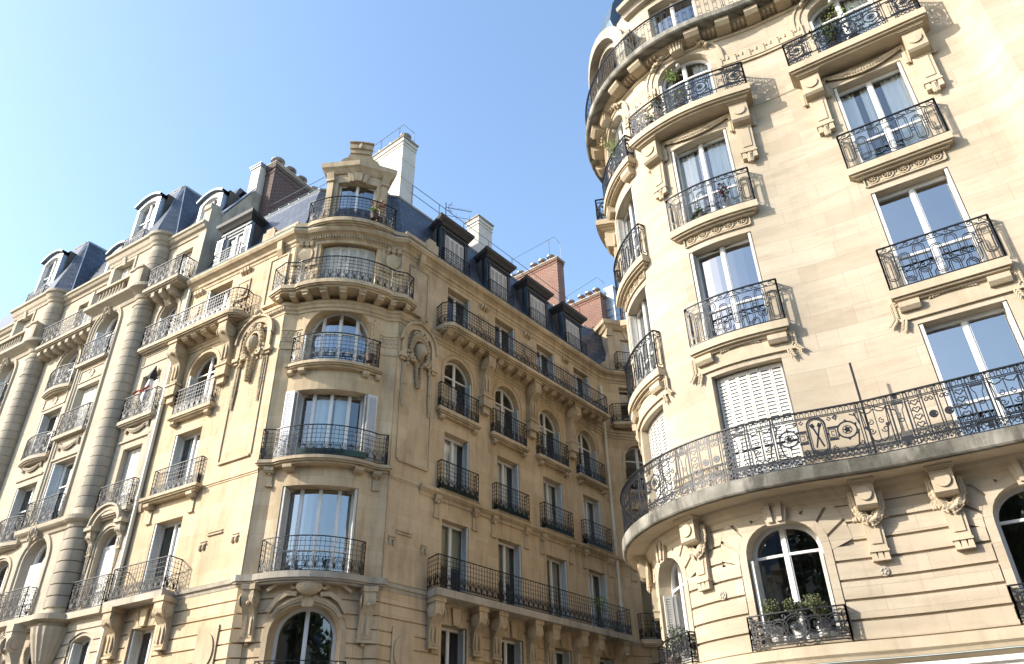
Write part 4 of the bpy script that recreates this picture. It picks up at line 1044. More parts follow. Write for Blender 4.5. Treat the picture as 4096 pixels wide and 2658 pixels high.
# tall panels with cartouches either side of the corner
for nm, a, b in (('l', -2.12, -.42), ('r', SB+.16, SB+1.80)):
    c = (a+b)/2; pm = MB(); ra, rb = (-2.5, -.03) if nm == 'l' else (SB+.03, SB+1.86)
    wall(pm, PB, ra, rb, 7.16, 16.0, .03, (), None, .03); box(pm, PB, ra, rb, 10.34, 10.42, 0, .075); box(pm, PB, ra, rb, 10.28, 10.34, 0, .05); pm.build('raised_panel', 'bstone', BB); pm = MB()
    band(pm, PB, op(a+.12, b-.12, 11.0, 15.75, .62), .0, .045, 0, .07); box(pm, PB, a+.14, b-.14, 10.92, 11.0, 0, .10)
    hd = op(a+.22, b-.22, 14.75, 16.02, .60); band(pm, PB, hd, 0, .19, 0, .16, z0=14.75); band(pm, PB, hd, .19, .26, 0, .24, z0=15.35)
    for sg, e in ((-1, a+.08), (1, b-.08)): box(pm, PB, e-.15, e+.15, 14.66, 14.80, 0, .2); box(pm, PB, e-.10, e+.10, 14.56, 14.66, 0, .14)
    pblob(pm, PB, c, 16.40, .20, .14, .14, .14, 0, 12, 8); box(pm, PB, c-.2, c+.2, 16.22, 16.30, 0, .26)
    for x in (a+.2, a+.42): pass
    pb_ = pm.build('panel_frame', 'bplain', BB)
    pm = MB(); cartouche(pm, PB, c, 15.16, 1.38, .10, 31); pm.build('cartouche', 'bplain', pb_)
    for sg in (-1, 1):
        pm = MB(); x = c+sg*.62
        carve(pm, PB, [(x, 14.45), (x, 13.65)], .085, .07, 3, .055, 35); carve(pm, PB, [(x, 13.60), (x, 12.85)], lambda t: .095*(1-.7*t), .07, 3, .055, 36); pm.build('leaf_drop', 'bplain', pb_)
    pm = MB()
    for q0, q1, z in ((a+.3, a+.95, 8.62), (a+.0, a+.3, 8.38), (b-.28, b-.0, 8.38)): box(pm, PB, q0, q1, z, z+.05, 0, .08); box(pm, PB, q0, q1, z+.09, z+.12, 0, .065); pm.cut()
    for q in (a+.06, a+.22, b-.22, b-.06): pm.cut(); pblob(pm, PB, q, 8.30, .06, .05, .10, .05)
    pm.build('panel_foot', 'bplain', pb_)
# recessed tablets with ovals at the base
for c in (-.95, SB+.95):
    pm = MB(); box(pm, PB, c-.42, c+.42, 4.6, 5.95, .02, .09); disc(pm, PB, c, 5.3, .34, .46, .088, .13, 24); pm.build('tablet', 'bplain', BB)
for k, (a, z) in enumerate(((-.35, 4.95), (-.62, 5.6))): pass
# quoin strips of the corner bay
qm = MB()
for k in range(11):
    z = 2.78+k*.375
    pass
for s0, s1 in ((.0, .34), (SB-.34, SB)):
    qm = MB(); [box(qm, PB, s0, s1, 2.8+k*.375, 3.135+k*.375, 0, .09) for k in range(11)]; qm.build('quoins', 'bstone', BB)
fm = MB()
for s in (st(.28), st(3.58)):
    for q in range(4):
        x = s-.24+.16*q; band(fm, PB, op(x-.045, x+.045, 14.92, 15.28, .045), 0, .025, -.005, .025); pblob(fm, PB, x, 15.10, .0, .035, .035, .035); box(fm, PB, x-.03, x+.03, 14.93, 15.05, -.01, .018)
    box(fm, PB, s-.36, s+.36, 15.36, 15.40, 0, .03); box(fm, PB, s-.36, s+.36, 14.62, 14.67, 0, .03); fm.cut()
fm.build('fluted_panel', 'bplain', BB)
# medallions of the attic floor
def medal(c, z=18.25, k=1., zt=18.92):
    m_ = MB(); band(m_, PB, op(c-.34*k, c+.34*k, z-.42*k, z+.44*k), 0, .07*k, 0, .045); box(m_, PB, c-.34*k, c+.34*k, z-.42*k, z+.44*k, -.01, .02)
    disc(m_, PB, c, z+.02, .28*k, .32*k, .015, .075, 22); box(m_, PB, c-.46*k, c+.46*k, z-.50*k, z-.42*k, 0, .07)
    for q in (-.2, 0, .2): pblob(m_, PB, c+q*k, z-.56*k, .03, .05*k, .06*k, .05); prof(m_, PB, c+q*k-.06, c+q*k+.06, [(0, zt+.05), (.16, zt+.05), (.14, zt-.1), (0, zt-.2)])
    m_.build('medallion', 'bplain', BB)
for c in (st(.38), st(3.48)): medal(c, 18.55, 1.0, 19.05)
for a, b in zip(WC, WC[1:]): medal((a+b)/2, 18.0, .85)
medal(LCn-1.25, 18.0, .85); medal(LCn+1.4, 18.0, .85)
for c in (-.75, SB+.85):
    m_ = MB(); box(m_, PB, c-.42, c+.42, 16.75, 18.7, 0, .05); band(m_, PB, op(c-.42, c+.42, 16.75, 18.7), 0, .06, 0, .09); prof(m_, PB, c-.1, c+.14, [(0, 19.3), (.28, 19.3), (.24, 18.95), (.1, 18.75), (0, 18.7)])
    box(m_, PB, c-.5, c+.5, 16.62, 16.72, 0, .12); m_.build('attic_panel', 'bplain', BB)
# arch surrounds, keystones and long scroll consoles under the long balcony
am = MB()
for n in ('r0', 'r1', 'r2', 'r3', 'l', 'w'): band(am, PB, ops[n, 3], .13, .17, 0, .03, z0=13.9); am.cut()
am.build('arch_moulding', 'bplain', BB)
for c in [SB+x for x in (4.52, 7.37, 10.18)]+[-5.25, -2.62]:
    m_ = MB(); console(m_, PB, c, .40, 16.30, 14.72, .62)
    box(m_, PB, c-.26, c+.26, 14.28, 14.72, 0, .30); box(m_, PB, c-.30, c+.30, 14.66, 14.74, 0, .34); box(m_, PB, c-.18, c+.18, 14.02, 14.28, 0, .20)
    m_.build('console', 'bplain', BB)
for c in [SB+x for x in (2.1, 4.04, 5.0, 6.9, 7.87, 9.6, 10.7, 12.45)]+[-5.2, -2.85]:
    m_ = MB(); console(m_, PB, c, .38, 6.78, 5.50, .56); m_.build('console', 'bplain', BB)
for c in (st(.42), st(3.48)):
    m_ = MB(); console(m_, PB, c, .36, 6.74, 5.42, .40); m_.build('console', 'bplain', BB)
# cartouche over the corner arch
m_ = MB(); c = st(1.93); pblob(m_, PB, c, 6.80, .22, .36, .24, .20, 0, 16, 10)
for sg in (-1, 1):
    for pp, w_ in ((spiral(c+sg*.40, 6.84, .13, 1.2, 90, sg), .08), (spiral(c+sg*.20, 7.02, .10, 1.2, 90, sg), .06), ([(c+sg*.30, 6.6), (c+sg*.55, 6.62), (c+sg*.82, 6.45), (c+sg*1.02, 6.15)], .12), ([(c+sg*.42, 6.95), (c+sg*.8, 6.92), (c+sg*1.1, 6.72)], .08)):
        tube(m_, [PB.at(x, .16, z) for x, z in pp], w_, PB.nrm(c), .10)
    carve(m_, PB, [(c+sg*.15, 6.52), (c+sg*.45, 6.42), (c+sg*.75, 6.25), (c+sg*.92, 6.02)], lambda t: .09*(1-.5*t), .1, 3, .055, 41)
pblob(m_, PB, c, 7.06, .20, .10, .09, .10); poly(m_, PB, [(c-.14, 6.28), (c+.14, 6.28), (c+.18, 6.6), (c-.18, 6.6)], 0, .14)
m_.build('cartouche', 'bplain', BB)
# windows
blind = {'r0': .95, 'r1': 1.0, 'r2': 1.0, 'r3': 1.0, 'w': 1}
for (n, l), o in ops.items():
    if n == 't':
        df = None
        if l == 0: window(BB, PB, o, 0, .42, 2, None, None, None, 'glass', fr=.09)
        if l == 1: window(BB, PB, o, 0, .40, 4, (.30,), None, 'fold', 'glassb')
        if l == 2: window(BB, PB, o, 0, .40, 4, None, [(.2, .5, 'curtain', 0), (.52, .8, 'curtain', 0)], 'open', 'glass', shm='shutsilver')
        if l == 3: window(BB, PB, o, 0, .45, 4, (.62, .30), None, 'fold', 'glassb')
        if l == 4: window(BB, PB, o, 0, .34, 2, None, None, 'closed', 'glass', fr=.05)
    else:
        cu = None; g_ = 'glass'; sh = 'foldr' if n != 'l' else 'foldl'
        if l == 1: cu = [(.05, .95, 'blind', .0)] if n != 'l' else [(.3, .9, 'curtain', 0)]
        if l == 2: cu = [(.08, .9, 'curtain', 0)]
        if n == 'l' and l == 4: sh = 'foldl'
        window(BB, PB, o, 0, .36, 2, (.70,) if l == 3 else None, cu, sh, g_, shm='shutgrey')
# balconies
def rnd_end(s0, s1, d, r, left):
    def f(s):
        x = (s0+r-s)/r if left else (s-(s1-r))/r
        return d*math.sqrt(max(.02, 1-max(0, min(1, x))**2))
    return f
balcony(BB, PB, SB+1.82, SB+12.85, 7.14, .70, .22, 'grid', 1.0, .07, 'slab', mould=False)
balcony(BB, PB, SB+1.78, SB+12.5, 16.63, rnd_end(SB+1.78, 0, .82, .55, True), .14, 'grid', .93, .08, 'bplain', rails=None)
for i in range(18):
    s = SB+2.2+i*.575
    if all(abs(s-SB-x) > .32 for x in (4.52, 7.37, 10.18)):
        m_ = MB(); prof(m_, PB, s-.14, s+.14, [(.14, 16.44), (.62, 16.44), (.62, 16.36), (.5, 16.26), (.14, 16.24)]); m_.build('modillion', 'bplain', BB)
balcony(BB, PB, -5.5, -2.78, 7.10, .58, .20, 'grid', 1.0, .07, 'slab', mould=False)
balcony(BB, PB, -5.75, -1.86, 16.63, rnd_end(0, -1.86, .76, .6, False), .14, 'grid', .96, .08, 'bplain', rails=None)
for s in (-4.7, -4.2, -3.7, -3.2): m_ = MB(); prof(m_, PB, s-.14, s+.14, [(.14, 16.44), (.60, 16.44), (.60, 16.34), (.5, 16.26), (.14, 16.22)]); m_.build('modillion', 'bplain', BB)
for c in WC:
    balcony(BB, PB, c-1.0, c+1.0, 10.43, .30, .02, 'grid', 1.02, .06, 'bplain', mould=False, brk=())
    b_ = balcony(BB, PB, c-1.12, c+1.10, 13.42, .27, .13, 'grid', 1.0, .10, 'bplain', mould=True, brk=[(c-.88, 0), (c+.86, 0)], bw=.2, bh=.14)
balcony(BB, PB, LCn-1.40, LCn+1.40, 10.43, .34, .10, 'grid', 1.0, .22, 'bplain', mould=True, brk=[(LCn-1.05, .42), (LCn+1.05, .42)], bw=.28)
balcony(BB, PB, LCn-1.05, LCn+1.15, 13.38, .27, .13, 'grid', 1.0, .10, 'bplain', mould=True, brk=[(LCn-.8, 0), (LCn+.95, 0)], bw=.2, bh=.14)
for c in WC+[wb]:
    for sg in (-1, 1):
        m_ = MB(); s = c+sg*.93; prof(m_, PB, s-.14, s+.14, [(0, 10.22), (.22, 10.22), (.20, 10.12), (.12, 10.02), (0, 10.0)]); pblob(m_, PB, s, 10.0, .12, .06, .05, .05)
        box(m_, PB, s-.11, s+.11, 9.58, 10.0, -.01, .045); box(m_, PB, s-.14, s+.14, 9.50, 9.58, -.01, .07); m_.build('bracket', 'bplain', BB)
balcony(BB, PB, wb-1.0, wb+1.2, 7.14, .35, .16, 'grid', 1.0, .06, 'bplain', mould=True)
balcony(BB, PB, wb-.85, wb+1.0, 13.5, .27, .12, 'grid', 1.0, .08, 'bplain', mould=True, brk=[(wb-.7, 0), (wb+.8, 0)])
balcony(BB, PB, SW-.35, wb+2.5, 16.75, lambda s: .35+.25*min(1, max(0, (s-SW+.35)/.9)), .14, 'grid', .95, .06, 'bplain')
def bowd(s0, s1, a, b): return lambda s: a+b*max(0, math.sin(math.pi*(s-s0)/(s1-s0)))**1.2
def tb(t0, t1, z, a, b, th, H, **k): s0, s1 = st(t0), st(t1); return balcony(BB, PB, s0, s1, z, bowd(s0, s1, a, b), th, H=H, **k)
tb(-.20, 4.02, 7.15, .27, .26, .17, 1.0, style=None, mould=True, mat='slab'); s0, s1 = st(.5), st(3.33)
def trail(t0, t1, z, a, b, H, par=BB, st_='grid'):
    s0, s1 = st(t0), st(t1); pts = subpath(PB, s0, s1, bowd(s0, s1, a, b), 0., .15); railing(par, pts, z, H, st_, 'iron', segs=segs_of(pts))
trail(.52, 3.28, 7.15, .22, .20, 1.0)
tb(-.12, 3.93, 10.60, .20, .24, .10, 1.0, style=None, mould=True, mat='bplain', brk=[(st(.32), .36), (st(.95), 0), (st(2.9), 0), (st(3.50), .36)], bw=.26); trail(.03, 3.74, 10.60, .20, .18, 1.0)
tb(.30, 3.42, 13.95, .20, .14, .10, 1.0, style=None, mould=True, mat='bplain', brk=[(st(.48), 0), (st(.92), 0), (st(2.85), 0), (st(3.28), 0)], bw=.2); trail(.50, 3.2, 13.95, .22, .12, 1.0)
b4 = tb(-.62, 4.42, 16.82, .46, .38, .14, 1.0, style=None, mould=True, mat='bplain'); trail(-.52, 4.22, 16.82, .42, .32, 1.0, b4)
for i in range(9):
    s = st(-.2+.53*i); m_ = MB(); f = bowd(st(-.62), st(4.42), .46, .38)(s)*.82
    prof(m_, PB, s-.105, s+.105, [(.1, 16.57), (f, 16.57), (f, 16.51), (f*.78, 16.41), (.1, 16.39)]); box(m_, PB, s-.07, s+.07, 16.40, 16.45, f*.7, f*.93); m_.build('modillion', 'bplain', b4)
b5 = tb(-.1, 3.9, 19.78, .30, .26, .16, 1.0, style=None, mould=True, mat='bplain'); trail(.38, 3.38, 19.80, .36, .16, .98, b5)
# mansard roof
rm = MB(); prof(rm, PB, E0, E1, [(-.12, 19.6), (-.10, 19.62), (-1.0, 22.7), (-1.2, 22.7)]); rm.build('roof', 'slate', BB)
rm = MB(); prof(rm, PB, E0, E1, [(-.98, 22.66), (-.94, 22.72), (-3.2, 23.75), (-3.3, 23.7)])
for s in [E0+.3+.6*i for i in range(int((E1-E0)/.6))]: prof(rm, PB, s-.02, s+.02, [(-.96, 22.72), (-.96, 22.78), (-3.2, 23.82), (-3.2, 23.74)])
ids = [rm.add(PB.at(s, -3.2, 23.74)) for s in PB.breaks(E0, E1)]; ids += [rm.add((12, 45, 23.74)), rm.add((-12, 45, 23.74)), rm.add((-16, 30, 23.74))]; rm.f.append(tuple(ids))
rm.build('zinc_roof', 'zinc', BB)
def dormer(c, p, d0, wood, cheek, w_=1.68, z0=19.62, z1=21.95, ww=.58, wt=21.46, shut=None, gl='glass', rail=True, par=BB, cor=None):
    e = MB(); o = op(c-ww, c+ww, z0+.02, wt); wall(e, p, c-w_/2, c+w_/2, z0, z1, d0, [o]); reveal(e, p, o, d0, .16)
    for sg in (-1, 1): a, b = sorted((c+sg*(ww+.02), c+sg*(ww+.10))); box(e, p, a, b, z0, wt+.1, d0, d0+.04)
    box(e, p, c-w_/2-.02, c+w_/2+.02, wt+.12, wt+.2, d0, d0+.05)
    dm = e.build('dormer', wood, par)
    e = MB()
    for s in (c-w_/2, c+w_/2): e.quad(P2(e, p, s, z0, d0), P2(e, p, s, z1, d0), P2(e, p, s, z1, d0-1.6), P2(e, p, s, z0, d0-1.6))
    e.build('cheek', cheek, dm)
    e = MB(); A = [(w_/2+.03, .06, z1-.16), (w_/2+.10, .14, z1-.06), (w_/2+.20, .24, z1+.04), (w_/2+.24, .28, z1+.16), (w_/2+.2, .24, z1+.20), (w_/2-.3, -.5, z1+.42)]
    rows = [[P2(e, p, c-h, z, d0+q), P2(e, p, c+h, z, d0+q), P2(e, p, c+h, z, d0-1.5), P2(e, p, c-h, z, d0-1.5)] for h, q, z in A]
    for a, b in zip(rows, rows[1:]):
        for i in range(4): e.quad(a[i], a[(i+1) % 4], b[(i+1) % 4], b[i])
    e.f.append(tuple(rows[0])); e.f.append(tuple(rows[-1])); e.build('dormer_cornice', cor or wood, dm)
    wn = window(par, p, o, d0, .12, 2, (.3,), None, shut, gl, dep=1.2, ajar=4)
    if rail:
        pts = subpath(p, c-.76, c+.76, .13+max(0, d0), d0); railing(dm, pts, z0-.02, .88, 'grid', 'iron', rail=.03, segs=segs_of(pts))
    return dm
for i, x in enumerate((2.79, 5.62, 8.43, 11.23)): dormer(SB+x, PB, -.10, 'blackwood', 'zincd', shut='closed', w_=1.60)
dormer(LCn+.02, PB, -.12, 'greywood', 'zinc', w_=1.70, cor='blackwood')
for sg in (-1, 1):
    e = MB(); c = LCn+.02; s = c+sg*.82; louvre(e, (lambda a_, z, t: PB.at(s-.19+a_, -.04+t, z)), 0, .38, 19.7, 21.4); e.build('shutter', 'shutsilver', BB)
# stone blocks on the parapet
for s in (-1.62, SB+1.42): e = MB(); box(e, PB, s-.32, s+.32, 19.58, 20.32, -.55, .10); box(e, PB, s-.2, s+.2, 20.32, 20.5, -.5, .06); e.build('parapet_block', 'bplain', BB)
for s0, s1 in ((-1.2, 0), (SB, SB+1.0)): e = MB(); prof(e, PB, s0, s1, [(-.3, 19.6), (.08, 19.6), (.10, 19.85), (.16, 19.90), (.16, 20.02), (-.3, 20.05)]); e.build('parapet', 'bplain', BB)
# stone lucarnes on the corner bay and on the far pavilion
def lucarne(c, p, d0, hw, z0, zt, ow, oz, blk=True, shut=None, gl='glassd'):
    e = MB(); o = op(c-ow, c+ow, z0+.1, oz); wall(e, p, c-hw, c+hw, z0, zt, d0, [o], None, 0, .4); reveal(e, p, o, d0, .3)
    for s in (c-hw, c+hw): e.quad(P2(e, p, s, z0, d0), P2(e, p, s, zt, d0), P2(e, p, s, zt, d0-2.2), P2(e, p, s, z0, d0-2.2))
    for sg in (-1, 1):
        a, b = sorted((c+sg*hw, c+sg*(hw-.26))); box(e, p, a, b, z0, zt-.45, d0, d0+.10); box(e, p, a-.04, b+.04, zt-.5, zt-.40, d0, d0+.16); prof(e, p, a-.02, b+.02, [(d0, zt-.40), (d0+.14, zt-.40), (d0+.22, zt-.12), (d0, zt-.1)])
        poly(e, p, [(c+sg*hw, z0), (c+sg*(hw+.52), z0), (c+sg*(hw+.50), z0+.35), (c+sg*(hw+.34), z0+.62), (c+sg*(hw+.16), z0+.74), (c+sg*(hw+.04), z0+1.2), (c+sg*hw, z0+1.3)], d0-.25, d0+.02)
        disc(e, p, c+sg*(hw+.26), z0+.40, .17, .17, d0+.02, d0+.07, 14)
    for a, b in ((-.42, -.20), (-.17, .17), (.20, .42)): poly(e, p, [(c+a*.8, oz), (c+b*.8, oz), (c+b*1.15, zt-.10), (c+a*1.15, zt-.10)], d0, d0+.08+(.06 if a == -.17 else 0))
    lu = e.build('lucarne', 'bplain', BB)
    e = MB(); A = [(hw+.0, .10, zt-.12), (hw+.08, .16, zt-.06), (hw+.14, .24, zt+.06), (hw+.24, .32, zt+.14), (hw+.26, .34, zt+.36), (hw+.1, .1, zt+.50)]
    rows = [[P2(e, p, c-h, z, d0+q), P2(e, p, c, z, d0+q), P2(e, p, c+h, z, d0+q), P2(e, p, c+h, z, d0-2.2), P2(e, p, c-h, z, d0-2.2)] for h, q, z in A]
    for a, b in zip(rows, rows[1:]):
        for i in range(5): e.quad(a[i], a[(i+1) % 5], b[(i+1) % 5], b[i])
    e.f.append(tuple(rows[0])); e.f.append(tuple(rows[-1])); e.build('lucarne_cornice', 'bplain', lu)
    if blk:
        e = MB(); poly(e, p, [(c-.85, zt+.46), (c+.85, zt+.46), (c+.72, zt+.62), (c+.52, zt+.7), (c+.46, zt+.9), (c-.46, zt+.9), (c-.52, zt+.7), (c-.72, zt+.62)], d0-.9, d0+.12)
        box(e, p, c-.44, c+.44, zt+.9, zt+1.10, d0-.85, d0+.16); box(e, p, c-.47, c+.47, zt+1.10, zt+1.28, d0-.85, d0+.22); box(e, p, c-.44, c+.44, zt+1.28, zt+1.42, d0-.85, d0+.17); box(e, p, c-.5, c+.5, zt+1.42, zt+1.47, d0-.9, d0+.24)
        pblob(e, p, c, zt+1.2, d0+.24, .09, .14, .08); e.build('crest_block', 'bplain', lu)
    window(BB, p, o, d0, .26, 2, None, None, shut, gl, dep=1.3, ajar=4)
    return lu
lucarne(tc-.02, PB, -.28, 1.28, 19.85, 22.75, .84, 22.22, True, None, 'glassd')
lucarne(wb+.35, PB, -.15, 1.35, 19.6, 22.3, .62, 21.7, False, 'closed')
trl = subpath(PB, wb-.75, wb+1.6, .40, 0.); railing(BB, trl, 19.62, 1.0, 'grid', 'iron', segs=segs_of(trl))
# chimneys
Z3 = Vector((0, 0, 1))
def v3(q, z=0): return Vector((q.x, q.y, z))
def stack(c0, ux, uy, L, W_, z0, z1, mat, cap, pots=(), potm='terra', bands=(), label=None, par=BB, cowl=True, capm=.06, dark=None):
    """chimney: c0 = near corner (xy), L along ux, W along uy"""
    ux = v3(ux); uy = v3(uy); c = v3(c0)+ux*L/2+uy*W_/2; e = MB()
    wbox(e, c+Z3*(z0+z1)/2, ux, uy, Z3, L/2, W_/2, (z1-z0)/2)
    for zb, zh, o in bands: wbox(e, c+Z3*(zb+zh)/2, ux, uy, Z3, L/2+o, W_/2+o, (zh-zb)/2)
    ch = e.build('chimney', mat, par)
    if label: ch['label'] = label
    e = MB(); wbox(e, c+Z3*(z1+capm/2), ux, uy, Z3, L/2+.09, W_/2+.09, capm/2); wbox(e, c+Z3*(z1-.05), ux, uy, Z3, L/2+.05, W_/2+.05, .05); e.build('cap', cap, ch)
    for t, r_, h, cw in pots:
        q = v3(c0)+ux*t+uy*W_/2; e = MB(); n = 12
        potmesh(e, (q.x, q.y, z1+capm), r_, h, n); e.build('chimney_pot', potm, ch)
        if cw:
            e = MB(); cc = Vector((q.x, q.y, z1+capm+h+.10)); rows = []
            for rr, dz in ((r_*1.0, -.02), (r_*1.9, .03), (r_*1.9, .09), (r_*.3, .14)): rows.append([e.add(cc+Vector((rr*math.cos(2*math.pi*i/n), rr*math.sin(2*math.pi*i/n), dz))) for i in range(n)])
            for a, b in zip(rows, rows[1:]):
                for i in range(n): e.quad(a[i], a[(i+1) % n], b[(i+1) % n], b[i])
            e.f.append(tuple(rows[0])); e.f.append(tuple(rows[-1]))
            for i in range(3): tube(e, [Vector((q.x+r_*math.cos(i*2.1), q.y+r_*math.sin(i*2.1), z1+capm+h-.02)), cc+Vector((r_*math.cos(i*2.1), r_*math.sin(i*2.1), 0))], .03)
            e.build('chimney_cowl', 'tin', ch)
    return ch
def br(u, d): return RCn+BRu*u+BRn*d
def bl(u, d): return LC+BLu*u+BLn*d
mB = -BRn
stack(br(1.27, -2.0), mB, BRu, 4.2, .80, 21.5, 27.55, 'plaster', 'slab', [(.35, .15, .3, 1), (1.15, .12, .3, 1), (1.9, .12, .3, 1)], bands=[(27.1, 27.16, .03), (27.30, 27.5, .05), (26.2, 26.24, .015), (25.1, 25.14, .015)], label='tall white plastered chimney')
stack(br(6.45, -2.0), mB, BRu, .75, 1.0, 22, 26.2, 'plaster', 'slab', [], bands=[(25.75, 25.82, .03), (25.95, 26.15, .05)], label='short white plastered chimney')
stack(br(13.05, -2.0), mB, BRu, 4.3, .62, 22, 27.5, 'brick', 'slab', [(t, .13, .30, 1) for t in (.6, 1.2, 1.8)]+[(t, .12, .25, 1) for t in (2.8, 3.3, 3.8)], bands=[(27.2, 27.28, .03), (27.36, 27.46, .05)], label='red brick chimney with metal cowls')
stack(br(17.4, -2.0), mB, BRu, 4.6, .62, 22, 27.4, 'brick', 'slab', [(t, .13, .32, 1) for t in (.4, .95, 1.5, 2.3, 3.0, 3.6)], bands=[(27.1, 27.18, .03), (27.26, 27.36, .05)], label='farther red brick chimney with a row of terracotta pots')
e = MB(); c = v3(br(18.0, -1.75)); wbox(e, c+v3(BRu)*.5+Z3*24.6, v3(mB), v3(BRu), Z3, .3, .48, 3.4); wbox(e, c+v3(BRu)*.5+Z3*27.98, v3(mB), v3(BRu), Z3, .34, .52, .05); e.build('metal_flue', 'zinc', BB)
stack(bl(-5.80, -2.2), -BLn, BLu, 6.5, .62, 21, 27.78, 'brickd', 'slab', [(.3, .18, .24, 1), (1.05, .18, .24, 1), (1.8, .17, .24, 1), (2.7, .15, .26, 1), (3.5, .15, .26, 1), (4.4, .15, .28, 1), (5.3, .15, .28, 1)], bands=[(27.2, 27.26, .03), (27.5, 27.72, .05)], label='long dark brick chimney with seven pots')
# roof guard rails
def guard(pts, name='guard_rail', w_=.035): e = MB(); [tube(e, q, w_, sides=5) for q in pts]; e.build(name, 'steel', BB)
def gp(f, u, d, z): return v3(f(u, d), z)
us = (2.0, 3.72, 5.39, 7.2, 9.0, 11, 13, 15)
guard([[gp(br, u, -2, 25.12) for u in (1.9,)+us], [gp(br, u, -2, 24.62) for u in (1.9,)+us]]+[[gp(br, u, -2, 23.2), gp(br, u, -2, 25.12)] for u in us])
us = (-4.2, -2.0, -.4)
guard([[gp(bl, u, -2.2, 25.0) for u in (-5.2,)+us+(1.2,)], [gp(bl, u, -2.2, 24.55) for u in (-5.2,)+us+(1.2,)]]+[[gp(bl, u, -2.2, 23.2), gp(bl, u, -2.2, 25.0)] for u in (-.4,)])
guard([[gp(br, 1.3, -6, 28.4), gp(br, 1.3, -2.1, 28.45), gp(br, 2.0, -2.1, 28.45), gp(br, 2.0, -2.1, 27.5)], [gp(br, 1.3, -2.35, 27.5), gp(br, 1.3, -2.35, 28.44)], [gp(br, 1.3, -3.6, 27.5), gp(br, 1.3, -3.6, 28.42)]], w_=.03)
guard([[gp(br, 13.1, -5.2, 27.5), gp(br, 13.1, -5.2, 29.0), gp(br, 13.1, -2.1, 29.1), gp(br, 13.65, -2.1, 28.9), gp(br, 13.65, -2.1, 27.5)], [gp(br, 13.1, -2.5, 27.0), gp(br, 13.1, -2.5, 29.08)]], w_=.03)
guard([[gp(br, 17.4, -6.2, 27.9), gp(br, 17.4, -2.1, 28.6), gp(br, 18.0, -2.0, 28.5), gp(br, 18.0, -2.0, 27.4)]], w_=.03)
e = MB(); q = gp(br, 4.35, -2.2, 24.3); t = Vector((.97, .26, 0))
tube(e, [q-Z3*1.2, q+Z3*1.5], .05, sides=5); tube(e, [q+Z3*1.2, q+Z3*1.15+t*1.25], .03, sides=5); tube(e, [q+Z3*.72, q+Z3*.66+t*1.2], .025, sides=5)
for i in range(12): a = q+Z3*1.19+t*(.14+.095*i); tube(e, [a-Z3*.07, a+Z3*.07], .016)
for i in range(2): a = q+Z3*.70+t*(.5+.65*i); tube(e, [a-Z3*.2, a+Z3*.2], .016)
for sg in (-1, 1): tube(e, [q+Z3*1.2+t*.1, q+Z3*(1.2+.36*sg)+t*.3], .018); tube(e, [q+Z3*(1.2+.18*sg)+t*.08, q+Z3*(1.2+.18*sg)+t*.34], .014)
e.build('television_antenna', 'steel', BB)
# rainwater pipes
def pipe(p, s, d, zs, name='downpipe', par=None, m='pipe', r_=.13):
    e = MB(); tube(e, [p.at(s, d, z) for z in zs], r_, sides=10)
    for z in zs[1:-1]: tube(e, [p.at(s, d, z-.07), p.at(s, d, z+.07)], r_*1.35, sides=10); tube(e, [p.at(s-.12, d*.5, z), p.at(s+.12, d*.5, z)], .03)
    e.build(name, m, par)
pipe(PB, SB+12.98, .13, (6.9, 8.5, 11.2, 13.0, 15.9, 18.6), par=BB)
pipe(PB, -5.80, .12, (0, 4.2, 7.6, 10.6, 14.2, 17.2, 19.4), par=BB)
# ================================================================== LEFT BUILDING
AB = base('pier_fronted_apartment_building', (-16, 27, 0)); tag(AB, 'pale grey-beige apartment building with round banded piers and blue slate pavilion roofs, on the left', 'building')
UE0, UE1 = -27.0, -5.82
PM = Path([V2(bl(UE0, 0)), V2(bl(UE1, 0))], 0, UE0)
AR = [-7.12, -13.92, -21.75]; AU = [-10.57, -18.40, -26.2]
def recess(c, first):
    hw = .56 if first else .74
    o = {1: op(c-hw, c+hw, 7.2, 9.85, .5), 2: op(c-hw, c+hw, 10.45, 12.88), 3: op(c-hw, c+hw, 14.0, 15.9 if first else 16.2), 4: op(c-hw, c+hw, 17.2, 19.2, .55 if first else .72), 5: op(c-hw, c+hw, 19.9, 21.85), 0: op(c-.5, c+.5, 3.9, 6.4, .15, seg=1)}
    return o
RO = [recess(c, i == 0) for i, c in enumerate(AR)]
allr = [o for r_ in RO for o in r_.values()]
m_ = MB(); wall(m_, PM, UE0, UE1, 0, 22.6, 0, allr)
for o in allr: reveal(m_, PM, o, 0, .40)
m_.build('wall', 'astone', AB)
m_ = MB(); courses(m_, PM, UE0, UE1, 2.4, 12, .38, [grow(r_[0], .1) for r_ in RO], .045, .045); m_.build('rusticated_courses', 'astone', AB)
m_ = MB(); prof(m_, PM, UE0, UE1, [(0, 22.30), (.05, 22.32), (.08, 22.45), (.18, 22.52), (.24, 22.64), (.30, 22.68), (.30, 22.80), (-.4, 22.86)]); m_.cut()
prof(m_, PM, UE0, UE1, [(0, 6.86), (.08, 6.9), (.12, 7.02), (.16, 7.12), (0, 7.14)]); m_.build('cornice', 'aplain', AB)
def frame_panel(mb, p, c, hw, z0, z1, d=0, circ_=False):
    band(mb, p, op(c-hw, c+hw, z0, z1), -.05, 0, d, d+.035); box(mb, p, c-hw, c+hw, z0, z0+.05, d, d+.035)
    if circ_: band(mb, p, op(c-.14, c+.14, (z0+z1)/2, (z0+z1)/2+.15, .15), 0, .05, d, d+.05); disc(mb, p, c, (z0+z1)/2, .13, .15, d, d+.03)
    else: band(mb, p, op(c-hw+.12, c+hw-.12, z0+.12, z1-.12), 0, .03, d, d+.025)
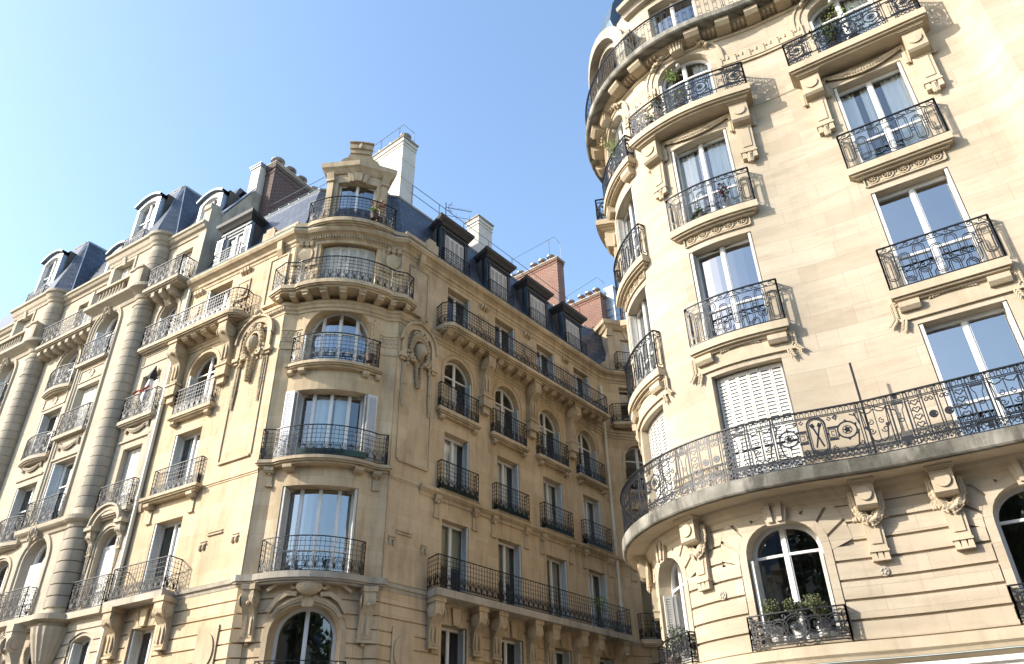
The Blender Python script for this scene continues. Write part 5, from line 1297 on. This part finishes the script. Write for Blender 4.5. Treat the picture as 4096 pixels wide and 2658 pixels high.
def swag(mb, p, c, z, hw, d, seed=1):
    carve(mb, p, [(c-hw+2*hw*i/10, z-.22*math.sin(math.pi*i/10)) for i in range(11)], lambda t: .04+.045*math.sin(math.pi*t), d, 3, .055, seed)
    for sg in (-1, 1): carve(mb, p, [(c+sg*hw, z+.06), (c+sg*hw*1.04, z-.22)], .055, d, 2, .05, seed+1)
for i, (c, r_) in enumerate(zip(AR, RO)):
    hw = 1.0; first = i == 0
    bow = (lambda c: (lambda s: .16+.18*max(0, math.cos((s-c)/1.0*math.pi/2))))(c) if not first else .27
    for z, H, th in ((7.14, 1.0, .2), (10.42, 1.0, .14), (13.98, .98, .14), (17.18, 1.0, .14)):
        balcony(AB, PM, c-hw, c+hw, z, bow, th, 'flower', H, .05, 'aplain', 'ironA', mould=z > 8)
    if first: balcony(AB, PM, c-1.05, -5.95, 19.78, .72, .14, 'flower', 1.0, .06, 'aplain', 'ironA', brk=[(c-.5, 0), (c, 0), (c+.5, 0)], bw=.2, bh=.3)
    else:
        balcony(AB, PM, c-2.1, c+2.1, 19.70, .62, .14, 'flower', 1.0, .06, 'aplain', 'ironA', brk=[(c-1.9+.54*k, 0) for k in range(8)], bw=.22, bh=.26)
    for l, sh, cu, tr in ((0, 'foldl', None, None), (1, 'closed' if first else 'foldl', None, None), (2, 'closed' if first else 'foldl', None, (.6,)), (3, 'closed' if first else 'foldl', None, (.6,)), (4, 'foldl', [(.1, .9, 'curtain', 0)], (.6,)), (5, 'closed', None, None)):
        window(AB, PM, r_[l], 0, .34, 2, tr, cu, sh, 'glass', shm='shutgrey' if sh != 'closed' else 'shutter', ajar=4)
    m_ = MB(); band(m_, PM, r_[4], .10, .22, 0, .05, z0=17.3); m_.cut(); band(m_, PM, r_[1], .08, .18, 0, .05, z0=7.4); m_.cut()
    if first:
        hd = op(c-.55, c+.55, 9.9, 10.32, .36); band(m_, PM, hd, .10, .26, 0, .30, z0=9.96); band(m_, PM, hd, .26, .33, 0, .38, z0=9.96)
        for sg in (-1, 1): m_.cut(); a, b = sorted((c+sg*.62, c+sg*1.05)); box(m_, PM, a, b, 9.84, 9.98, 0, .36); console(m_, PM, c+sg*.82, .22, 9.80, 9.0, .28); carve(m_, PM, [(c+sg*.82, 8.95), (c+sg*.82, 8.4)], lambda t: .09*(1-.6*t), .06, 3, .05, 55)
        prof(m_, PM, c-.18, c+.18, [(0, 19.7), (.35, 19.7), (.3, 19.3), (.1, 19.0), (0, 19.0)])
    m_.cut(); frame_panel(m_, PM, c, hw*.85, 16.35, 16.92, 0, not first); m_.cut()
    box(m_, PM, c-hw*.95, c+hw*.95, 13.14, 13.22, 0, .06); m_.build('surround', 'aplain', AB)
    m_ = MB(); swag(m_, PM, c, 13.72, .62, .05, 60+i); m_.build('swag', 'aplain', AB)
def pavpath(u0, uc):
    P_ = [V2(bl(u0, 0)), V2(bl(u0, .5))]
    for k in range(15): a = R(-25.2+(25.2+106.6)*k/14); P_.append(V2(bl(uc+.42*math.sin(a), .12+.42*math.cos(a))))
    return Path(P_, 1, u0)
for i, c in enumerate(AU):
    u0 = c-1.13; uc = c+1.90; PP = pavpath(u0, uc); e0, e1 = PP.S[0], PP.S[-1]; hw = .77
    o = {0: op(c-.75, c+.75, 3.9, 6.2, .75), 1: op(c-hw, c+hw, 7.2, 9.95, .77), 2: op(c-hw, c+hw, 10.5, 13.0), 3: op(c-hw, c+hw, 14.15, 16.25), 4: op(c-hw, c+hw, 17.4, 19.72, .77), 5: op(c-.7, c+.7, 21.0, 22.3)}
    m_ = MB(); wall(m_, PP, e0, e1, 7.0, 23.0, 0, list(o.values())); wall(m_, PP, e0, u0+2.3, 0, 7.0, -.2, list(o.values()))
    for k, q in o.items(): reveal(m_, PP, q, 0 if k else -.2, .40)
    pv = m_.build('pavilion', 'astone', AB)
    # banded pier: each drum course stands proud, deeper joints on the lower storey
    m_ = MB(); ps = PP.S[2]-.01; z = 7.35; k = 0
    while z < 22.0:
        if not (9.95 < z < 10.5 or 19.4 < z < 20.6):
            lo = z < 10; wall(m_, PP, ps if not lo else ps-.12, e1-.02, z+(.02 if lo else .012), z+.38-(.02 if lo else .012), .05 if lo else .025, (), None, .05 if lo else .025)
        z += .38
    for zz in (18.45, 19.32):
        prof(m_, PP, ps-.1, e1, [(0, zz), (.05, zz+.01), (.05, zz+.07), (0, zz+.08)])
    for k in range(6):
        s = ps+.18+k*.29; band(m_, PP, op(s-.035, s+.035, 18.65, 19.18, .035), 0, .022, 0, .03)
    m_.build('pier', 'apier', pv)
    m_ = MB()
    prof(m_, PP, e0, e1, [(0, 10.02), (.06, 10.05), (.10, 10.16), (.20, 10.22), (.26, 10.28), (.28, 10.42), (0, 10.46)]); m_.cut()
    prof(m_, PP, e0, e1, [(-.1, 6.72), (.08, 6.76), (.12, 6.86), (.26, 6.92), (.34, 6.95), (.34, 7.12), (0, 7.16)]); m_.cut()
    prof(m_, PP, e0, e1, [(0, 19.62), (.05, 19.66), (.10, 19.82), (.22, 19.92), (.34, 20.0), (.42, 20.06), (.42, 20.20), (0, 20.24)]); m_.cut()
    prof(m_, PP, e0, e1, [(0, 22.42), (.05, 22.46), (.08, 22.58), (.14, 22.66), (.20, 22.86), (.28, 22.92), (.28, 23.06), (-.3, 23.12)]); m_.cut()
    box(m_, PP, c-.95, c+.95, 13.98, 14.12, 0, .20); m_.cut(); box(m_, PP, c-.95, c+.95, 17.22, 17.36, 0, .20)
    m_.build('cornice', 'aplain', pv)
    m_ = MB(); band(m_, PP, o[4], .08, .14, 0, .05, z0=10.6); band(m_, PP, o[4], .20, .27, 0, .08, z0=10.6); m_.cut(); band(m_, PP, o[1], .08, .26, 0, .06, z0=7.3)
    m_.cut(); frame_panel(m_, PP, c, .80, 16.45, 17.05, 0, True); m_.cut(); box(m_, PP, c-.88, c+.88, 13.1, 13.18, 0, .06)
    m_.cut(); band(m_, PP, o[5], 0, .12, 0, .05); prof(m_, PP, c-.1, c+.1, [(0, 22.6), (.14, 22.6), (.08, 22.2), (0, 22.2)])
    m_.build('surround', 'aplain', pv)
    m_ = MB(); swag(m_, PP, c, 13.72, .60, .05, 70+i); m_.build('swag', 'aplain', pv)
    m_ = MB(); cartouche(m_, PP, c, 19.80, .62, .14, 75+i); m_.build('cartouche', 'aplain', pv)
    m_ = MB(); cartouche(m_, PP, c, 10.22, .62, .22, 78+i); m_.build('cartouche', 'aplain', pv)
    # balustrade and corner block
    m_ = MB(); box(m_, PP, u0-.05, PP.S[2]+.1, 20.95, 21.06, .02, .30); box(m_, PP, u0-.05, PP.S[2]+.1, 20.22, 20.34, .02, .30)
    for k in range(8):
        s = u0+.30+k*.22; n = 8; rr = [(.045, 20.34), (.085, 20.48), (.045, 20.66), (.06, 20.8), (.045, 20.95)]; rows = []
        for q, z in rr: cc = PP.at(s, .16, z); rows.append([m_.add(cc+Vector((q*math.cos(6.283*j/n), q*math.sin(6.283*j/n), 0))) for j in range(n)])
        for a, b in zip(rows, rows[1:]):
            for j in range(n): m_.quad(a[j], a[(j+1) % n], b[(j+1) % n], b[j])
    s1 = PP.S[2]; prof(m_, PP, s1-.28, s1+.34, [(.0, 20.22), (.36, 20.22), (.36, 20.98), (.42, 21.02), (.42, 21.12), (0, 21.16)]); prof(m_, PP, u0-.1, u0+.2, [(.0, 20.22), (.34, 20.22), (.34, 21.1), (0, 21.16)])
    m_.build('balustrade', 'aplain', pv)
    for k, tr, sh in ((1, None, 'closed'), (2, (.62,), 'foldl'), (3, (.6,), 'closed' if i == 0 else 'foldl'), (4, (.6,), 'foldl'), (5, None, 'closed'), (0, (.7,), 'foldl')):
        window(AB, PP, o[k], 0 if k else -.2, .34, 2, tr, [(.1, .9, 'curtain', 0)] if k == 4 else None, sh, 'glass', shm='shutter' if sh == 'closed' else 'shutgrey', ajar=4)
    for z, d_ in ((7.14, .34), (10.44, .28), (14.12, .20), (17.36, .20)):
        pts = subpath(PP, c-.93, c+.93, d_-.05, 0.); railing(pv, pts, z, 1.0, 'flower', 'ironA', segs=segs_of(pts))
    # corbels under the pavilion
    m_ = MB(); n = 18; cc = v3(bl(uc, .15)); rr = [(.62, 6.74), (.58, 6.5), (.46, 6.1), (.34, 5.75), (.20, 5.5), (.05, 5.3)]; rows = []
    for q, z in rr: rows.append([m_.add(cc+Z3*z+v3(BLu)*(q*(1+.06*(j % 2))*math.cos(2*math.pi*j/36))+v3(BLn)*(q*(1+.06*(j % 2))*math.sin(2*math.pi*j/36))) for j in range(36)])
    for a, b in zip(rows, rows[1:]):
        for j in range(36): m_.quad(a[j], a[(j+1) % 36], b[(j+1) % 36], b[j])
    m_.build('shell_corbel', 'aplain', pv)
    for s in (c-.98, c+.92): m_ = MB(); console(m_, PP, s, .30, 6.70, 4.7, .42); m_.build('console', 'aplain', pv)
    m_ = MB(); cartouche(m_, PP, c, 6.45, .7, .1, 80+i); m_.build('cartouche', 'aplain', pv)
    # pavilion roof
    def q3(u, d, z): return v3(bl(u, d), z)
    if i == 2: continue
    m_ = MB(); b0 = [q3(c-1.25, .62, 23.08), q3(c+1.85, .62, 23.08), q3(c+2.45, .0, 23.08), q3(c+2.6, -4, 23.08), q3(c-1.25, -4, 23.08)]
    t0 = [q3(c-.55, -.7, 27.5), q3(c+.55, -.7, 27.5), q3(c+.72, -.75, 27.5), q3(c+.85, -4, 27.5), q3(c-.55, -4, 27.5)]
    for a in range(5):
        b = (a+1) % 5; L_ = (b0[b]-b0[a]).length; ids = [m_.add(b0[a], (0, 0)), m_.add(b0[b], (L_, 0)), m_.add(t0[b], (L_*.5+(t0[b]-t0[a]).length/2, 4.6)), m_.add(t0[a], (L_*.5-(t0[b]-t0[a]).length/2, 4.6))]; m_.f.append(tuple(ids))
    rf = m_.build('roof', 'slate', AB)
    m_ = MB(); ids = [m_.add(q) for q in t0]; m_.f.append(tuple(ids))
    for a in range(5): tube(m_, [t0[a], t0[(a+1) % 5]], .14, sides=6)
    tube(m_, [b0[1], t0[1]], .05, sides=5); tube(m_, [b0[2], t0[2]], .05, sides=5)
    for a in range(4): tube(m_, [b0[a]+Z3*.03, b0[a+1]+Z3*.03], .10, sides=5)
    m_.build('zinc_ridge', 'zinc', rf)
def adormer(c, d0, z0, hw, zt, dep=1.6):
    """white arched dormer with zinc cheeks"""
    p = PM; e = MB(); o = op(c-hw+.22, c+hw-.22, z0+.05, zt-.28, .22, seg=1); big = op(c-hw, c+hw, z0, zt, .30, seg=1)
    bs = strips(p, c-hw, c+hw, [o, big])
    for a, b in zip(bs, bs[1:]):
        mid = (a+b)/2
        if o['s0'] < mid < o['s1']: e.quad(P2(e, p, a, o.top(a), d0), P2(e, p, b, o.top(b), d0), P2(e, p, b, big.top(b), d0), P2(e, p, a, big.top(a), d0)); e.quad(P2(e, p, a, z0, d0), P2(e, p, b, z0, d0), P2(e, p, b, o['z0'], d0), P2(e, p, a, o['z0'], d0))
        else: e.quad(P2(e, p, a, z0, d0), P2(e, p, b, z0, d0), P2(e, p, b, big.top(b), d0), P2(e, p, a, big.top(a), d0))
    reveal(e, p, o, d0, .2); band(e, p, o, 0, .06, d0, d0+.03); dm = e.build('dormer', 'white', AB)
    e = MB()
    for s in (c-hw, c+hw): e.quad(P2(e, p, s, z0, d0), P2(e, p, s, zt-.30, d0), P2(e, p, s, zt-.30, d0-dep-1.2), P2(e, p, s, z0, d0-dep-1.2))
    e.build('cheek', 'zinc', dm)
    e = MB(); n = 10; rows = []
    for dd, o1, zz in ((d0+.16, .10, .0), (d0+.16, .13, .10), (d0-dep-1.2, .13, .10), (d0-dep-1.2, .10, .0)):
        rows.append([P2(e, p, c+x*(hw+o1), zt-.30*x*x+zz, dd) for x in [-1+2*j/n for j in range(n+1)]])
    for a, b in zip(rows, rows[1:]+rows[:1]):
        for j in range(n): e.quad(a[j], a[j+1], b[j+1], b[j])
    e.build('dormer_hood', 'zincd', dm)
    window(AB, p, o, d0, .16, 2, (.62,), None, None, 'glassd', dep=1.0)
    pts = subpath(p, c-hw+.1, c+hw-.1, d0+.22, d0); railing(dm, pts, z0, .85, 'flower', 'ironA', rail=.03, segs=segs_of(pts))
for c in AU[:2]: adormer(c-.05, .28, 23.12, .84, 26.35)
for c in AR[:2]: adormer(c+.1, -.55, 22.9, .76, 25.45)
m_ = MB(); prof(m_, PM, UE0, UE1-.4, [(-.2, 22.84), (-.18, 22.86), (-1.3, 26.0), (-1.5, 26.0)]); m_.build('roof', 'slate', AB)
m_ = MB(); ids = [m_.add(v3(bl(u, d), 25.98)) for u, d in ((UE0, -1.3), (UE1-.4, -1.3), (UE1-.4, -12), (UE0, -12))]; m_.f.append(tuple(ids)); m_.build('roof_deck', 'zinc', AB)
# party wall above the lower neighbour
m_ = MB(); prw = [(.06, 7), (.06, 23.55), (.12, 23.6), (.12, 23.85), (-.40, 23.95), (-.44, 23.45), (-1.80, 26.0), (-9, 26.0), (-9, 7)]
a = [m_.add(v3(bl(-5.82, d), z), (d, z)) for d, z in prw]; b = [m_.add(v3(bl(-6.28, d), z), (d+.4, z)) for d, z in prw]; n = len(prw)
for j in range(n): m_.quad(a[j], a[(j+1) % n], b[(j+1) % n], b[j])
m_.f.append(tuple(a)); m_.f.append(tuple(b)); pw = m_.build('party_wall', 'slab', AB)
m_ = MB(); tube(m_, [v3(bl(-5.95, -.4), 23.55), v3(bl(-5.95, -1.8), 26.12)], .34, None, .05); m_.build('zinc_flashing', 'zinc', pw)
stack(bl(-6.45, -1.85), -BLn, BLu, 1.3, .62, 25.8, 27.75, 'plaster', 'zinc', [(1.6, .13, .3, 0)], par=AB)
# small vent holes and furled parasol
ps_ = tag(base('furled_parasol', v3(bl(-7.0, .20), 14.0)), 'furled white parasol with a black top standing on a narrow balcony of the left building', 'parasol')
c0 = v3(bl(-7.0, .20)); up = Vector((.10, 0, 1)).normalized()
m_ = MB(); tube(m_, [c0+Z3*13.98, c0+Z3*13.98+up*2.1], .035, sides=6); m_.build('pole', 'steel', ps_)
def cone(mb, c, up, rr, n=12, wob=.25):
    rows = []; x = up.cross(Vector((0, 1, 0))).normalized(); y = up.cross(x)
    for j, (r_, z) in enumerate(rr): rows.append([mb.add(c+up*z+(x*math.cos(6.283*k/n)+y*math.sin(6.283*k/n))*r_*(1+wob*(k % 2))) for k in range(n)])
    for a, b in zip(rows, rows[1:]):
        for k in range(n): mb.quad(a[k], a[(k+1) % n], b[(k+1) % n], b[k])
m_ = MB(); cone(m_, c0+Z3*13.98, up, [(.05, .55), (.12, .7), (.10, 1.2), (.06, 1.6)]); m_.build('canopy', 'fabric', ps_)
m_ = MB(); cone(m_, c0+Z3*13.98, up, [(.11, 1.52), (.14, 1.62), (.05, 1.95), (.01, 2.12)]); m_.build('canopy_top', 'black', ps_)
rt = MB(); tube(rt, [v3(bl(-7.55, .29), 15.0), v3(bl(-7.3, .30), 15.06), v3(bl(-6.95, .31), 14.98), v3(bl(-6.6, .30), 15.08)], .09, None, .05, sides=6); tag(rt.build('red_cloth', 'red'), 'red cloth strip draped over the railing beside the furled parasol', 'cloth')
# ================================================================== PLANTS, LAMP, SCAFFOLD
c2, c3, c1, c0s = cols['c2'], cols['c3'], cols['c1'], cols['c0']
gb = 'boxwood balls in the ground arch balcony'
for i, (x, lab) in enumerate(((-.42, 'round clipped boxwood ball behind the ringed railing, left of the three'), (0, 'smaller clipped boxwood ball in the middle behind the ringed railing'), (.42, 'fullest clipped boxwood ball behind the ringed railing, right of the three'))):
    plant('boxwood_ball', PC.at(c2+x, .03, 4.03), lab, 'potted shrub', 'box', 900, [.21, .17, .23][i], .022, .42+.04*(i == 2), .13, .24, gb, seed=10+i, asp=.6, clumps=5, potm='pot')
for k in ('c1', 'c2', 'c3'):
    c = cols[k]; pts = subpath(PC, c-.86, c+.86, .19, 0.); railing(CB, pts, 3.90, .60, 'base', 'ironC', rail=.05, segs=segs_of(pts))
plant('shrub', PC.at(c1-.1, .05, 3.95), 'leafy green shrub in the narrow arch at the left edge of the rounded building', 'potted shrub', 'dark', 500, .30, .03, .5, .14, .2, seed=20)
plant('orange_marigold', PC.at(c2-.72, .42, 17.6), 'bushy plant with orange flowers on the upper curved balcony', 'flowering plant', 'dark', 420, .26, .045, .75, .14, .22, seed=21, flowers=('orange', 9, .055), asp=.35)
plant('citrus_shrub', PC.at(c2-.15, .40, 17.6), 'tall airy light green shrub above the medallion of the upper curved balcony', 'potted shrub', 'lime', 420, .30, .042, 1.25, .15, .25, seed=22, asp=.4)
plant('shrub', PC.at(c2-1.0, .40, 17.6), 'low pale green shrub at the left end of the upper curved balcony', 'potted shrub', 'lime', 200, .22, .04, .5, .13, .2, seed=23, asp=.4)
plant('shrub', PC.at(c3-.45, .36, 17.6), 'dark leafy bush in terracotta behind the top right straight balcony', 'potted shrub', 'dark', 480, .34, .05, .55, .16, .24, seed=24)
plant('climber', PC.at(c3+.05, .38, 17.6), 'thin light green climber rising before the top right arched window', 'potted plant', 'lime', 200, .42, .042, 1.35, .13, .22, seed=25, asp=.4)
plant('bamboo', PC.at(c1+.25, .14, 17.6), 'feathery yellow-green plant on the balcony at the left of the rounded corner', 'potted plant', 'lime', 520, .34, .045, 1.25, .15, .24, seed=26, asp=.22)
plant('olive_shrub', PC.at(c0s+.2, .56, 17.6), 'grey-green olive shrub poking through the railing against the blue sky', 'potted shrub', 'olive', 620, .42, .045, 1.15, .16, .25, seed=27, asp=.22)
plant('orchid', PC.at(c2+.38, .08, 14.05), 'magenta orchid behind the looped railing in front of net curtains', 'flowering plant', 'dark', 60, .16, .06, .75, .08, .14, seed=28, flowers=('magenta', 10, .055), asp=.3, potm='pot')
plant('succulent', PC.at(c2-.25, .08, 14.05), 'low dark green houseplant in the curtained looped-railing balcony', 'potted plant', 'dark', 120, .18, .06, .12, .11, .12, seed=29)
plant('dry_climber', PB.at(st(2.85), .42, 13.98), 'straggly red-brown dry plant on the arched window balcony of the corner bay', 'potted plant', 'dry', 170, .24, .035, 1.25, .16, .24, seed=30, asp=.3)
plant('shrub', PB.at(st(2.55), .55, 19.85), 'small green plant behind the roof balcony railing of the corner bay', 'potted shrub', 'lime', 220, .2, .04, .35, .14, .22, seed=31)
plant('dry_shrub', PB.at(st(2.75), .35, 19.85), 'dry brown shrub leaning on the stone dormer of the corner bay', 'potted shrub', 'dry', 260, .26, .04, .8, .14, .22, seed=32)
plant('palm', PB.at(st(1.55), .30, 3.95), 'spiky green plant behind the lowest railing under the corner arch', 'potted plant', 'lime', 160, .3, .09, .4, .14, .22, seed=33, asp=.15)
plant('geranium', PB.at(wb-.2, .22, 7.2), 'red geranium on the low balcony beyond the rainwater pipe', 'flowering plant', 'dark', 160, .26, .04, .6, .12, .2, seed=34, flowers=('red', 9, .06))
plant('geranium', PB.at(SB+12.0, .45, 7.2), 'red flowering pot at the far end of the long lower balcony', 'flowering plant', 'dark', 80, .15, .04, .2, .11, .15, seed=35, flowers=('red', 6, .05))
plant('shrub', PB.at(SB+10.9, .45, 7.2), 'leafy green plant standing tall near the far end of the long lower balcony', 'potted plant', 'lime', 140, .26, .05, .9, .12, .2, seed=36)
for i, c in enumerate(WC):
    e = MB(); s0 = c-.92; box(e, PB, s0, s0+1.7, 10.46, 10.66, .06, .22); tag(e.build('planter', 'greenbox'), ['dark green planter box behind the second-row railing nearest the corner bay', 'dark green planter box behind the second railing from the corner bay', 'dark green planter box behind the third railing from the corner bay', 'dark green planter box behind the railing next to the rainwater pipe'][i], 'planter', 'planters behind the side street railings')
e = MB(); box(e, PB, st(1.2), st(3.0), 10.66, 10.84, .18, .36); tag(e.build('planter', 'greenbox'), 'long dark green planter behind the curved railing of the corner bay', 'planter')
cr = trl if False else None
pts = subpath(PB, st(.85), st(3.0), .22, 0.); railing(BB, pts, 3.95, .95, 'grid', 'iron', segs=segs_of(pts))
# scaffold walkway seen between the buildings
sc = tag(base('scaffold_walkway', (5.8, 37.6, 0)), 'grey metal scaffold walkway with red and white boards glimpsed between the roofs', 'scaffold')
so = Vector((5.61676, 37.5826)); su_, sn_ = CU, CN
def sp(u, d, z): q = so+su_*u+sn_*d; return Vector((q.x, q.y, z))
e = MB()
for z in (26.4, 25.9, 24.4): tube(e, [sp(-3, 0, z-.03), sp(4, 0, z+.03)], .06, sides=6)
for u in (-1.1, -.1, .95, 2.0):
    tube(e, [sp(u, 0, 23.0), sp(u, 0, 26.9)], .05, sides=6)
sc1 = e.build('guard_rail', 'steel', sc)
e = MB()
for z in (25.3, 23.4):
    wbox(e, sp(.5, -.4, z), v3(su_), v3(sn_), Z3, 3.5, .45, .05)
    for k in range(14): wbox(e, sp(-2.8+k*.5, -.4, z-.09), v3(su_), v3(sn_), Z3, .03, .45, .05)
    wbox(e, sp(.5, .07, z-.02), v3(su_), v3(sn_), Z3, 3.5, .02, .11)
e.build('deck', 'steel', sc)
for u, z in ((1.35, 25.55), (1.3, 23.62)):
    e = MB(); wbox(e, sp(u, .10, z), v3(su_), v3(sn_), Z3, .38, .01, .085); b_ = e.build('sign_board', 'fabric', sc)
    e = MB(); wbox(e, sp(u-.29, .115, z), v3(su_), v3(sn_), Z3, .085, .008, .085); e.build('red_square', 'redp', b_)
    cu = bpy.data.curves.new('lettering', 'FONT'); cu.body = 'PLE'; cu.size = .15; cu.extrude = .004
    t = bpy.data.objects.new('lettering', cu); COL.objects.link(t)
    mt = Matrix.Translation(sp(u-.17, .118, z-.055)) @ Matrix(((su_.x, 0, sn_.x), (su_.y, 0, sn_.y), (0, 1, 0))).to_4x4()
    dg = bpy.context.evaluated_depsgraph_get(); me = bpy.data.meshes.new_from_object(t.evaluated_get(dg)); bpy.data.objects.remove(t)
    o = bpy.data.objects.new('lettering', me); COL.objects.link(o); me.transform(mt); o.parent = b_; me.materials.clear(); me.materials.append(M['steel'])
# plane trees across the avenue, seen mirrored in the lower windows
def tree(c, h, r_, seed, label):
    g = random.Random(seed); t = empty('plane_tree'); t.location = c; tag(t, label, 'tree', 'plane trees along the near pavement')
    e = MB(); tube(e, [Vector((0, 0, 0)), Vector((.1, 0, h*.3)), Vector((-.1, .1, h*.55)), Vector((.05, 0, h*.85))], .36, sides=8)
    tips = []
    for k in range(16):
        a = g.uniform(0, 6.28); z0 = h*g.uniform(.32, .7); rr = r_*g.uniform(.4, .85); tp = Vector((rr*math.cos(a), rr*math.sin(a), z0+h*g.uniform(.08, .28))); tips.append(tp)
        tube(e, [Vector((0, 0, z0-.5)), tp*.5+Vector((0, 0, z0*.5)), tp], .10, sides=5)
    e.build('trunk', 'bark', t); e = MB()
    for tp in tips: leaves(e, tp, r_*.46, 420, .20, g, (1, 1, .8), .7)
    e.build('crown', 'dark', t)
for i, (x, y, h) in enumerate(((-14, -8, 15), (-6, -9, 15.5), (3, -8.5, 15), (11, -6.5, 13.5), (19, -4, 14.5), (27, -1, 14))):
    tree((x, y, 0), h, 4.4, 50+i, ['plane tree farthest left on the near pavement', 'second plane tree from the left on the near pavement', 'plane tree directly behind the viewpoint', 'plane tree just right of the viewpoint', 'tall plane tree facing the rounded building', 'plane tree farthest right on the near pavement'][i])
# facades across the avenue, behind the viewpoint (mirrored in the windows)
OB = tag(base('terrace_across_the_avenue', (-18, -20, 0)), 'long stone terrace across the avenue behind the trees, mirrored in the lower windows', 'building')
PO = Path([V2(CO+CU*32+CN*36), V2(CO+CU*-34+CN*36)], 0, 0.)
oo = [op(3+5.2*i, 4.3+5.2*i, 1.2+3.5*j, 3.5+3.5*j) for i in range(12) for j in range(4)]
m_ = MB(); wall(m_, PO, 0, 66, 0, 14.7, 0, oo)
for o in oo: reveal(m_, PO, o, 0, .3)
m_.build('wall', 'astone', OB)
for o in oo:
    m_ = MB(); band(m_, PO, o, -.08, 0, -.3, -.2); box(m_, PO, (o['s0']+o['s1'])/2-.05, (o['s0']+o['s1'])/2+.05, o['z0'], o['z1'], -.3, -.22); f_ = m_.build('window', 'white', OB); m_ = MB(); fill(m_, PO, o, -.27); m_.build('pane', 'room', f_)
m_ = MB(); prof(m_, PO, 0, 66, [(0, 14.3), (.4, 14.5), (.4, 14.75), (0, 14.8)]); m_.build('cornice', 'aplain', OB)
m_ = MB(); prof(m_, PO, 0, 66, [(-.1, 14.7), (-1.2, 17.2), (-10, 17.4), (-10, 0), (-.35, 0), (-.35, 14.6)]); m_.build('roof', 'slate', OB)
# ================================================================== GROUND
g = MB()
for x, y in ((-1500, -1500), (1500, -1500), (1500, 1500), (-1500, 1500)): g.add((x, y, 0), (x, y))
g.f.append((0, 1, 2, 3)); tag(g.build('ground', 'paving'), kind='structure')
rd = MB()
for sgn, (a, b) in ((1, (-7, 7)),):
    q = [Vector((CU.x, CU.y, 0))*t+Vector((CN.x, CN.y, 0))*n_ for t, n_ in ((-200, a), (200, a), (200, b), (-200, b))]
    for v in q: rd.add((v.x, v.y, .004), (v.x, v.y))
rd.f.append((0, 1, 2, 3)); tag(rd.build('road', 'asphalt'), kind='structure')
